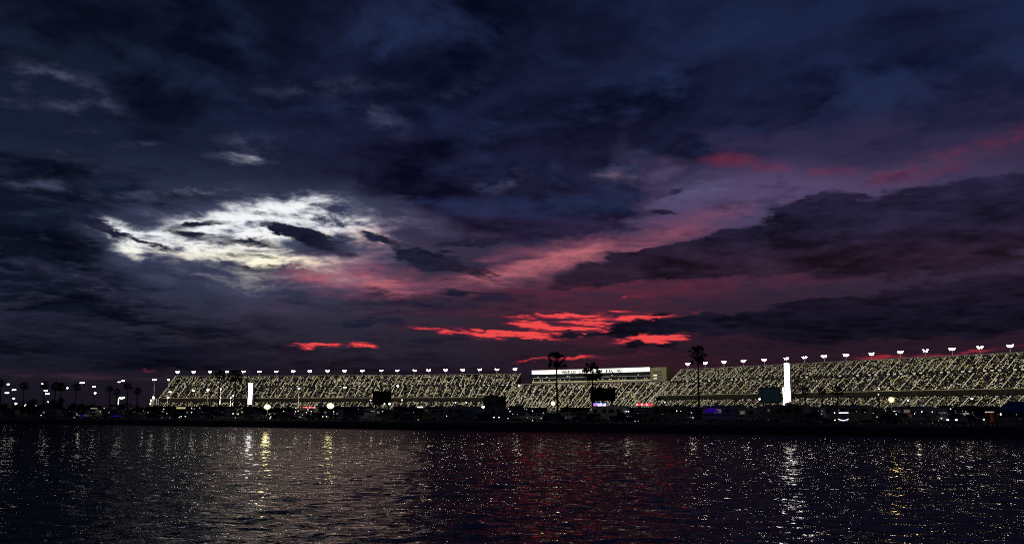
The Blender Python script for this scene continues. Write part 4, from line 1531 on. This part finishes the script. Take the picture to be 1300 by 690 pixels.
def shell(outline, hw, m, inset=.10, stripe=None):
    """side profile (x, z) turned into a body with softened long edges"""
    mb = MB()
    cx = sum(p[0] for p in outline) / len(outline)
    cz = sum(p[1] for p in outline) / len(outline)

    def ring(y, k):
        return [(cx + (x - cx) * (1 - k / max(abs(x - cx), 1)) if abs(x - cx) > .01 else x, y, cz + (z - cz) * (1 - k / max(abs(z - cz), 1)) if z > cz else z) for x, z in outline]
    rings = [ring(-hw, inset), ring(-hw + inset, 0), ring(hw - inset, 0), ring(hw, inset)]
    n = len(outline)
    s = mb.slot(m)
    for rg in rings:
        mb.v += rg
    for k in range(3):
        for i in range(n):
            j = (i + 1) % n
            mb.f.append((k * n + i, k * n + j, (k + 1) * n + j, (k + 1) * n + i)); mb.mi.append(s)
    mb.f.append(tuple(reversed(range(n)))); mb.mi.append(s)
    mb.f.append(tuple(3 * n + i for i in range(n))); mb.mi.append(s)
    return mb


def panel(parent, name, x0, x1, y, z0, z1, m, t=.025):
    mb = MB()
    s = 1 if y > 0 else -1
    mb.box(x0, x1, min(y, y + s * t), max(y, y + s * t), z0, z1, m)
    return mb.build(name, parent)


def motorhome(body, lit):
    o = empty('motorhome')
    mb = shell([(-4.6, .45), (4.5, .45), (4.85, .9), (4.8, 1.6), (4.35, 3.0), (4.0, 3.25), (-4.4, 3.25), (-4.6, 3.0)], 1.22, body)
    mb.box(-4.4, 4.2, -1.245, -1.222, 1.15, 1.4, M['rv_stripe'])
    mb.build('body', o)
    for k, (a, b) in enumerate(((-3.9, -2.9), (-2.1, -.6), (.2, 1.2), (2.9, 3.9))):
        for y in (-1.23, 1.23):
            panel(o, 'window', a, b, y, 1.75, 2.5, (M['win_rv'] if (lit and k == 1) else M['glass']))
    dr = panel(o, 'door', 1.7, 2.4, -1.23, .6, 2.55, body)
    mb = MB(); mb.box(1.76, 1.82, -1.31, -1.262, 1.4, 1.6, M['chrome']); mb.build('handle', dr)
    mb = MB(); mb.poly([(4.84, -1.0, 1.65), (4.84, 1.0, 1.65), (4.44, 1.0, 2.85), (4.44, -1.0, 2.85)], M['glass']); mb.build('windscreen', o)
    for x in (-2.6, 3.1):
        for y in (-1.2, 1.2):
            wheel(o, x, y, .45)
    mb = MB(); mb.box(-1.8, -.9, -.4, .4, 3.26, 3.5, body); mb.build('roof_unit', o)
    mb = MB(); mb.tube([(-3.6, -1.33, 2.95), (1.2, -1.33, 2.95)], .08, M['dark'], 8); mb.build('awning', o)
    for y in (-.85, .85):
        mb = MB(); mb.box(4.86, 4.9, y - .16, y + .16, .95, 1.15, M['head']); mb.build('headlight', o)
    return o


def trailer(body, lit):
    o = empty('travel_trailer')
    mb = shell([(-3.4, .5), (3.1, .5), (3.5, 1.0), (3.4, 2.2), (3.0, 2.75), (-3.2, 2.75), (-3.45, 2.5)], 1.15, body)
    mb.box(-3.2, 3.0, -1.175, -1.152, 1.0, 1.2, M['rv_stripe'])
    mb.build('body', o)
    for k, (a, b) in enumerate(((-2.9, -1.9), (-1.2, 0.0), (1.6, 2.6))):
        for y in (-1.16, 1.16):
            panel(o, 'window', a, b, y, 1.5, 2.1, (M['win_rv'] if (lit and k == 0) else M['glass']))
    panel(o, 'door', .5, 1.15, -1.16, .6, 2.3, body)
    for y in (-1.1, 1.1):
        for x in (-.5, .35):
            wheel(o, x, y, .35)
    mb = MB(); mb.hexa([(3.1, -.5, .42), (4.5, -.05, .42), (4.5, .05, .42), (3.1, .5, .42), (3.1, -.5, .52), (4.5, -.05, .52), (4.5, .05, .52), (3.1, .5, .52)], M['dark'])
    mb.box(4.1, 4.2, -.05, .05, 0, .42, M['dark']); mb.build('hitch', o)
    return o


def pickup(body, lit):
    o = empty('pickup_truck')
    mb = shell([(-2.75, .45), (2.7, .45), (2.8, .95), (1.35, 1.12), (.75, 1.85), (-.75, 1.9), (-.95, 1.15), (-2.75, 1.12)], .95, body, .08)
    mb.build('body', o)
    for y in (-.955, .955):
        mb = MB(); mb.poly([(1.1, y, 1.18), (.65, y, 1.72), (0, y, 1.76), (0, y, 1.18)], M['glass']); mb.poly([(-.1, y, 1.18), (-.1, y, 1.76), (-.68, y, 1.76), (-.8, y, 1.18)], M['glass']); mb.build('window', o)
    mb = MB(); mb.poly([(1.34, -.75, 1.16), (1.34, .75, 1.16), (.8, .75, 1.8), (.8, -.75, 1.8)], M['glass']); mb.build('windscreen', o)
    for x in (-1.75, 1.8):
        for y in (-.93, .93):
            wheel(o, x, y, .4)
    for y in (-.7, .7):
        mb = MB(); mb.box(2.8, 2.83, y - .15, y + .15, .7, .88, M['small_l'] if lit else M['head']); mb.build('headlight', o)
        mb = MB(); mb.box(-2.79, -2.76, y - .1, y + .1, .75, 1.05, M['tail']); mb.build('tail_light', o)
    return o


def suv(body, lit):
    o = empty('parked_car')
    mb = shell([(-2.3, .4), (2.25, .4), (2.35, .85), (1.2, 1.05), (.6, 1.68), (-1.9, 1.72), (-2.3, 1.1)], .92, body, .1)
    mb.build('body', o)
    for y in (-.925, .925):
        for a in ((1.0, .5, -.3), ):
            mb = MB(); mb.poly([(.95, y, 1.1), (.48, y, 1.58), (-.3, y, 1.6), (-.3, y, 1.1)], M['glass']); mb.poly([(-.42, y, 1.1), (-.42, y, 1.6), (-1.75, y, 1.6), (-1.95, y, 1.12)], M['glass']); mb.build('window', o)
    mb = MB(); mb.poly([(1.2, -.72, 1.1), (1.2, .72, 1.1), (.66, .72, 1.62), (.66, -.72, 1.62)], M['glass']); mb.build('windscreen', o)
    for x in (-1.4, 1.45):
        for y in (-.9, .9):
            wheel(o, x, y, .36)
    for y in (-.65, .65):
        mb = MB(); mb.box(2.33, 2.36, y - .16, y + .16, .62, .8, M['small_l'] if lit else M['head']); mb.build('headlight', o)
        mb = MB(); mb.box(-2.35, -2.3, y - .1, y + .1, .8, 1.05, M['tail']); mb.build('tail_light', o)
    return o


def canopy(cloth, lit):
    o = empty('canopy_tent')
    mb = MB()
    w, e, t = 1.5, 2.1, 2.95
    for i in range(4):
        a = [(-w, -w), (w, -w), (w, w), (-w, w)][i]
        b = [(w, -w), (w, w), (-w, w), (-w, -w)][i]
        mb.poly([(a[0], a[1], e), (b[0], b[1], e), (0, 0, t)], cloth)
        mb.poly([(a[0], a[1], e - .28), (b[0], b[1], e - .28), (b[0], b[1], e), (a[0], a[1], e)], cloth)
    mb.build('canopy', o)
    for x in (-w, w):
        for y in (-w, w):
            mb = MB(); mb.box(x * .97 - .03, x * .97 + .03, y * .97 - .03, y * .97 + .03, 0, e - .02, M['steel']); mb.build('leg', o)
    return o


kinds = {
    'motorhome': (motorhome, [(M['rv_white'], 'white'), (M['rv_beige'], 'beige')], 'motorhome'),
    'trailer': (trailer, [(M['rv_white'], 'white'), (M['rv_beige'], 'beige')], 'camper trailer'),
    'pickup': (pickup, [(M['grey_paint'], 'grey'), (M['white_paint'], 'white'), (M['blue_paint'], 'dark blue')], 'pickup truck'),
    'suv': (suv, [(M['grey_paint'], 'grey'), (M['white_paint'], 'white'), (M['red_paint'], 'dark red')], 'car'),
    'canopy': (canopy, [(mat('blue_canvas', (.03, .06, .2), .8, vary=.15), 'blue'), (mat('white_canvas', (.3, .3, .3), .8, vary=.1), 'white')], 'canopy tent'),
}
# frame column, metres behind the shore, kind, look
spots = []
r = random.Random(12)
rv_fixed = [(775, 52, 'motorhome', 0), (998, 46, 'motorhome', 1), (1024, 52, 'trailer', 0), (960, 50, 'trailer', 0), (921, 62, 'motorhome', 0), (853, 60, 'motorhome', 1), (560, 60, 'motorhome', 0), (1075, 60, 'motorhome', 1), (1100, 66, 'trailer', 1)]
spots += [(x, d, k, v, None) for x, d, k, v in rv_fixed]
x = 196
seq = ['suv', 'motorhome', 'pickup', 'trailer', 'suv', 'canopy', 'motorhome', 'trailer', 'pickup', 'suv']
i = 0
while x < 1245:
    k = seq[i % len(seq)] if r.random() < .75 else r.choice(seq)
    if 742 < x < 772: k = 'suv'
    dn = {'suv': 34, 'pickup': 38, 'canopy': 44, 'trailer': 66, 'motorhome': 112}[k] + r.uniform(-5, 8)
    if not any(abs(x - f[0]) < 12 for f in rv_fixed):
        spots.append((x, dn, k, r.randrange(3), None))
    x += r.uniform(13, 22)
    i += 1
for x_ in (14, 48, 66, 92, 104, 116, 130, 147, 170):
    spots.append((x_, 30 + r.uniform(0, 12), r.choice(['suv', 'trailer', 'pickup']), r.randrange(3), None))
protos = {}
spots.sort(key=lambda q: q[0])
count = {}
for (x_, dn, k, v, _) in spots:
    fn, looks, word = kinds[k]
    v = v % len(looks)
    lit = (int(x_ * 7) % 3 == 0)
    key = (k, v, lit)
    if key not in protos:
        o = fn(looks[v][0], lit)
        protos[key] = o
    else:
        o = copy_tree(protos[key])
    o.location = on_land(x_, dn)
    o.rotation_euler = (0, 0, math.atan2(SD[1], SD[0]) + r.choice([0, 0, 0, math.pi]) + r.uniform(-.25, .25) + (math.pi / 2 if (k in ('suv', 'pickup') and r.random() < .4) else 0))
    c = count[(k, v)] = count.get((k, v), 0) + 1
    ordn = ORD[c - 1] if c <= len(ORD) else 'last'
    extra = {'motorhome': ' with a lit side window' if lit else ' with dark windows', 'trailer': ' with a lit side window' if lit else ' with dark windows'}.get(k, '')
    tag(o, f'{looks[v][1]} {word} parked by the lake, {ordn} {looks[v][1]} {word} from the left', word, f'{word}s parked along the infield'.replace('tents parked', 'tents standing'))

# camp lights scattered between them
m_pole = M['dark']
lan = []
for mm_, s_ in ((M['small_l'], .10), (M['dim_l'], .14), (M['small_l'], .15)):
    o = MB()
    o.tube([(0, 0, -1.6), (0, 0, 0)], .03, m_pole, 4)
    o.ball((0, 0, .08), s_, s_, s_, mm_, 6, 4)
    lan.append(o)
pts = [(88.5, 521.5), (109, 521), (118, 523.5), (132, 518), (134.5, 522), (94.5, 530.5), (101, 528.5), (107, 528.5), (120, 528), (126, 528), (28, 518.5), (206, 530), (216, 530), (228, 529.5), (229, 530), (182, 521), (188, 523.5),
       (264, 528), (282, 523), (296, 525), (301, 525), (299, 530), (343, 524), (344, 529), (349, 528), (360, 522), (374, 525), (381, 529), (391, 521), (395, 522), (343, 531), (424, 525), (428, 525), (472, 522), (475, 522),
       (525, 523), (531, 534), (567, 528), (591, 530), (620, 526), (648, 522), (651, 525), (657, 525.5), (645, 531), (676, 521.5), (680, 525), (685.5, 528), (687, 531), (676, 534.5), (697, 529), (706, 528), (711, 519), (746, 526), (746, 529),
       (774, 514.5), (787, 519), (790.5, 519), (795, 522), (806, 524), (810, 524), (806, 530), (810, 534.5), (806, 537), (832, 519), (871, 528.5), (876, 529), (879.5, 530), (878, 524), (983.5, 526.5), (986, 524), (968, 520), (1036, 527), (1038, 526.5), (1043, 525),
       (1042, 530), (1045, 534), (1113, 529), (1133, 531), (1136, 522), (1137, 526), (1144, 527), (1190, 528.5), (1194.5, 531), (1191, 534), (1183, 536.5), (1196, 533), (1213, 521.5), (1207, 519), (1226, 522.5), (1210, 517), (1251, 523), (1290, 526), (1161, 525), (1015, 521)]
for _ in range(75):
    pts.append((r.choice([r.uniform(330, 402), r.uniform(200, 310), r.uniform(410, 560), r.uniform(640, 700), r.uniform(780, 880), r.uniform(1000, 1140), r.uniform(1140, 1240)]), r.uniform(517.5, 527)))
pts.sort()
base = {}
for i, (x_, y_) in enumerate(pts):
    dn = 40 + r.uniform(-8, 30) if y_ > 520 else 110
    P_l = on_land(x_, dn)
    d = ray(x_, y_)
    z = EYE + d.z * P_l.y / d.y
    if z < GZ + .2:
        dn = 20
        P_l = on_land(x_, dn)
        z = max(EYE + d.z * P_l.y / d.y, GZ + .25)
    key = (i * 7) % 3
    if key not in base:
        o = lan[key].build('camp_light')
        base[key] = o
    else:
        o = base[key].copy()
        COL.objects.link(o)
    o.location = (P_l.x, P_l.y, z)
    sc_ = P_l.y / 230.0 * r.uniform(.3, 1.0)
    o.scale = (sc_, sc_, sc_)
    if i % 8 == 3:
        lp_ = bpy.data.lights.new('lamp_glow', 'POINT')
        lp_.energy = 34.0
        lp_.color = (1.0, .93, .8)
        lp_.shadow_soft_size = .2
        lo_ = bpy.data.objects.new('lamp_glow', lp_)
        COL.objects.link(lo_)
        lo_.location = (P_l.x, P_l.y - .4, max(z, GZ + 1.5) + .6)
    tag(o, 'tiny pale camp light on a thin pole among the vehicles parked on the infield', 'camp light', 'camp lights among the parked vehicles')

# blue lit tents and awnings
m_bg = mat('blue_lit_canvas', (.05, .05, .3), .7, emit=(.08, .01, .75), strength=.16)
for (x_, dn, lab) in ((903, 58, 'canopy tent glowing deep blue beside the tallest palm'), (148, 26, 'low canopy glowing violet blue by the lake left of the grandstand'), (104, 30, 'canopy tent with dim violet glow left of the orange lit stall')):
    o = canopy(m_bg, False)
    o.location = on_land(x_, dn)
    o.rotation_euler = (0, 0, -.3)
    if x_ != 903:
        o.scale = (.7, .7, .35)
    tag(o, lab, 'canopy tent')

# orange lit stall on the left
o = empty('food_stall', on_land(125, 60))
mb = MB(); mb.box(-1.6, 1.6, .8, 2.4, 0, 2.6, mat('stall_wall', (.5, .36, .2), .8, vary=.2)); mb.build('body', o)
mb = MB(); mb.box(-1.8, 1.8, -.6, 2.5, 2.61, 2.75, M['dark']); mb.build('roof', o)
mb = MB(); mb.box(-1.5, 1.5, -.1, .5, .9, 1.0, M['steel']); mb.build('counter', o)
mb = MB(); mb.box(-.9, 1.0, .74, .79, 1.1, 2.4, M['warm_l']); mb.build('lit_panel', o)
tag(o, 'small stall glowing orange at the left among palms and low trees', 'stall')

# golf cart trimmed with white led tubes
o = empty('golf_cart', on_land(1069, 56), 0.1)
mb = MB()
mb.box(-1.1, 1.1, -.55, .55, .3, .65, M['blue_paint'])
mb.box(-.9, -.3, -.5, .5, .66, 1.0, M['dark'])
mb.hexa([(.6, -.5, .66), (1.1, -.5, .66), (1.1, .5, .66), (.6, .5, .66), (.6, -.5, 1.1), (.75, -.5, 1.1), (.75, .5, 1.1), (.6, .5, 1.1)], M['blue_paint'])
for x in (-1, .8):
    for y in (-.5, .5):
        mb.box(x - .03, x + .03, y - .03, y + .03, .6, 1.8, M['dark'])
mb.build('body', o)
mb = MB(); mb.box(-1.1, 1.0, -.6, .6, 1.81, 1.88, M['dark']); mb.build('roof', o)
for x in (-.8, .8):
    for y in (-.58, .58):
        wheel(o, x, y, .24, .18)
m_led = lamp_mat('led_tube', (.85, .85, 1.0), 2.6)
mb = MB(); mb.tube([(-.95, -.64, 1.78), (.95, -.64, 1.78)], .07, m_led, 6); mb.build('light_tube', o)
mb = MB(); mb.tube([(-1.1, -.66, .62), (-.6, -.66, .38), (0, -.66, .3), (.5, -.66, .42), (.9, -.66, .6)], .06, m_led, 6); mb.build('light_tube', o)
for z in (.4, 1.78):
    mb = MB(); mb.ball((-1.75, -.6, z), .12, .1, .1, m_led, 6, 4); mb.tube([(-1.75, -.6, 0), (-1.75, -.6, z)], .02, M['dark'], 4); mb.build('marker_light', o)
tag(o, 'golf cart outlined with curved white light tubes on the dark infield', 'golf cart')

# big blue tent and lit stand at the right edge
P_t = on_land(1293, 24)
o = empty('pavilion_tent', (P_t.x + .6, P_t.y, GZ), -.15)
m_bt = mat('navy_blue_canvas', (.10, .17, .42), .8, vary=.12)
mb = MB()
L2, D2, e, t = 3.3, 3.0, 1.85, 3.75
n = 8
for k in range(n):                               # sagging roof panels
    a0, a1 = -L2 + 2 * L2 * k / n, -L2 + 2 * L2 * (k + 1) / n
    def rz_(a): return t - .35 * math.sin(math.pi * (a + L2) / (2 * L2)) if abs(a) < L2 * .55 else t - 1.0 * (abs(a) - L2 * .55) / (L2 * .45) * 1.3 - .2
    for s_ in (-1, 1):
        mid0, mid1 = (rz_(a0) + e) / 2 - .18, (rz_(a1) + e) / 2 - .18
        mb.poly([(a0, s_ * D2, e), (a1, s_ * D2, e), (a1, s_ * D2 / 2, mid1), (a0, s_ * D2 / 2, mid0)][::s_], m_bt)
        mb.poly([(a0, s_ * D2 / 2, mid0), (a1, s_ * D2 / 2, mid1), (a1, 0, rz_(a1)), (a0, 0, rz_(a0))][::s_], m_bt)
mb.build('canopy', o)
for x in (-L2 * .97, 0, L2 * .97):
    for y in (-D2 * .97, D2 * .97):
        mb = MB(); mb.tube([(x, y, 0), (x, y, e)], .05, M['steel'], 6); mb.build('pole', o)
tag(o, 'large dark blue peaked tent at the right edge of the infield', 'tent')

o = empty('food_stand', on_land(1259, 44))
mb = MB(); mb.box(-.95, .95, 0, 1.6, 0, 1.0, M['wall_dark']); mb.box(-.95, -.87, 0, .08, 1.0, 1.9, M['steel']); mb.box(.87, .95, 0, .08, 1.0, 1.9, M['steel']); mb.build('body', o)
mb = MB(); mb.box(-1.15, 1.15, -.1, 1.7, 1.91, 2.0, M['dark']); mb.build('roof', o)
mb = MB(); mb.box(-1.15, 1.1, -.18, -.11, 1.86, 1.98, lamp_mat('edge_lamp', (.9, .88, .85), .7)); mb.build('light_tube', o)
mb = MB(); mb.box(-.4, .3, -.12, -.02, .2, 1.8, mat('orange_red_banner', (.35, .07, .03), .7, vary=.15, emit=(.5, .08, .02), strength=.05)); mb.build('banner', o)  # banner emission stands in for the lamp's light falling on it
mb = MB(); mb.ball((1.35, -.2, 1.55), .12, .12, .18, M['small_l'], 8, 6); mb.tube([(1.35, -.2, 0), (1.35, -.2, 1.4)], .03, M['dark'], 5); mb.build('lamp', o)
tag(o, 'small stand with orange-red banner and white lit roof edge left of the blue tent', 'stall')
o = empty('banner_board', on_land(1154, 50))
mb = MB(); mb.box(-.45, .45, 0, .08, .5, 1.5, mat('orange_board', (.35, .10, .02), .7, vary=.2, emit=(.4, .1, .01), strength=.06)); mb.build('panel', o)  # faint emission in the board colour stands in for light on it
mb = MB(); mb.box(-.4, -.34, .09, .14, 0, 1.5, M['dark']); mb.box(.34, .4, .09, .14, 0, 1.5, M['dark']); mb.build('leg', o)
tag(o, 'small dim orange board low below the amber work light', 'sign')
# slanted pair of lit tubes
o = empty('light_stand', on_land(484, 70))
mb = MB(); mb.tube([(0, .2, 0), (0, .2, 1.2)], .05, M['dark'], 5); mb.build('pole', o)
for x in (-.55, .25):
    mb = MB(); mb.tube([(x, 0, .9), (x + .45, 0, 1.9)], .12, M['white_l'], 6); mb.build('light_tube', o)
tag(o, 'pair of slanted white light tubes below the black video board', 'light')
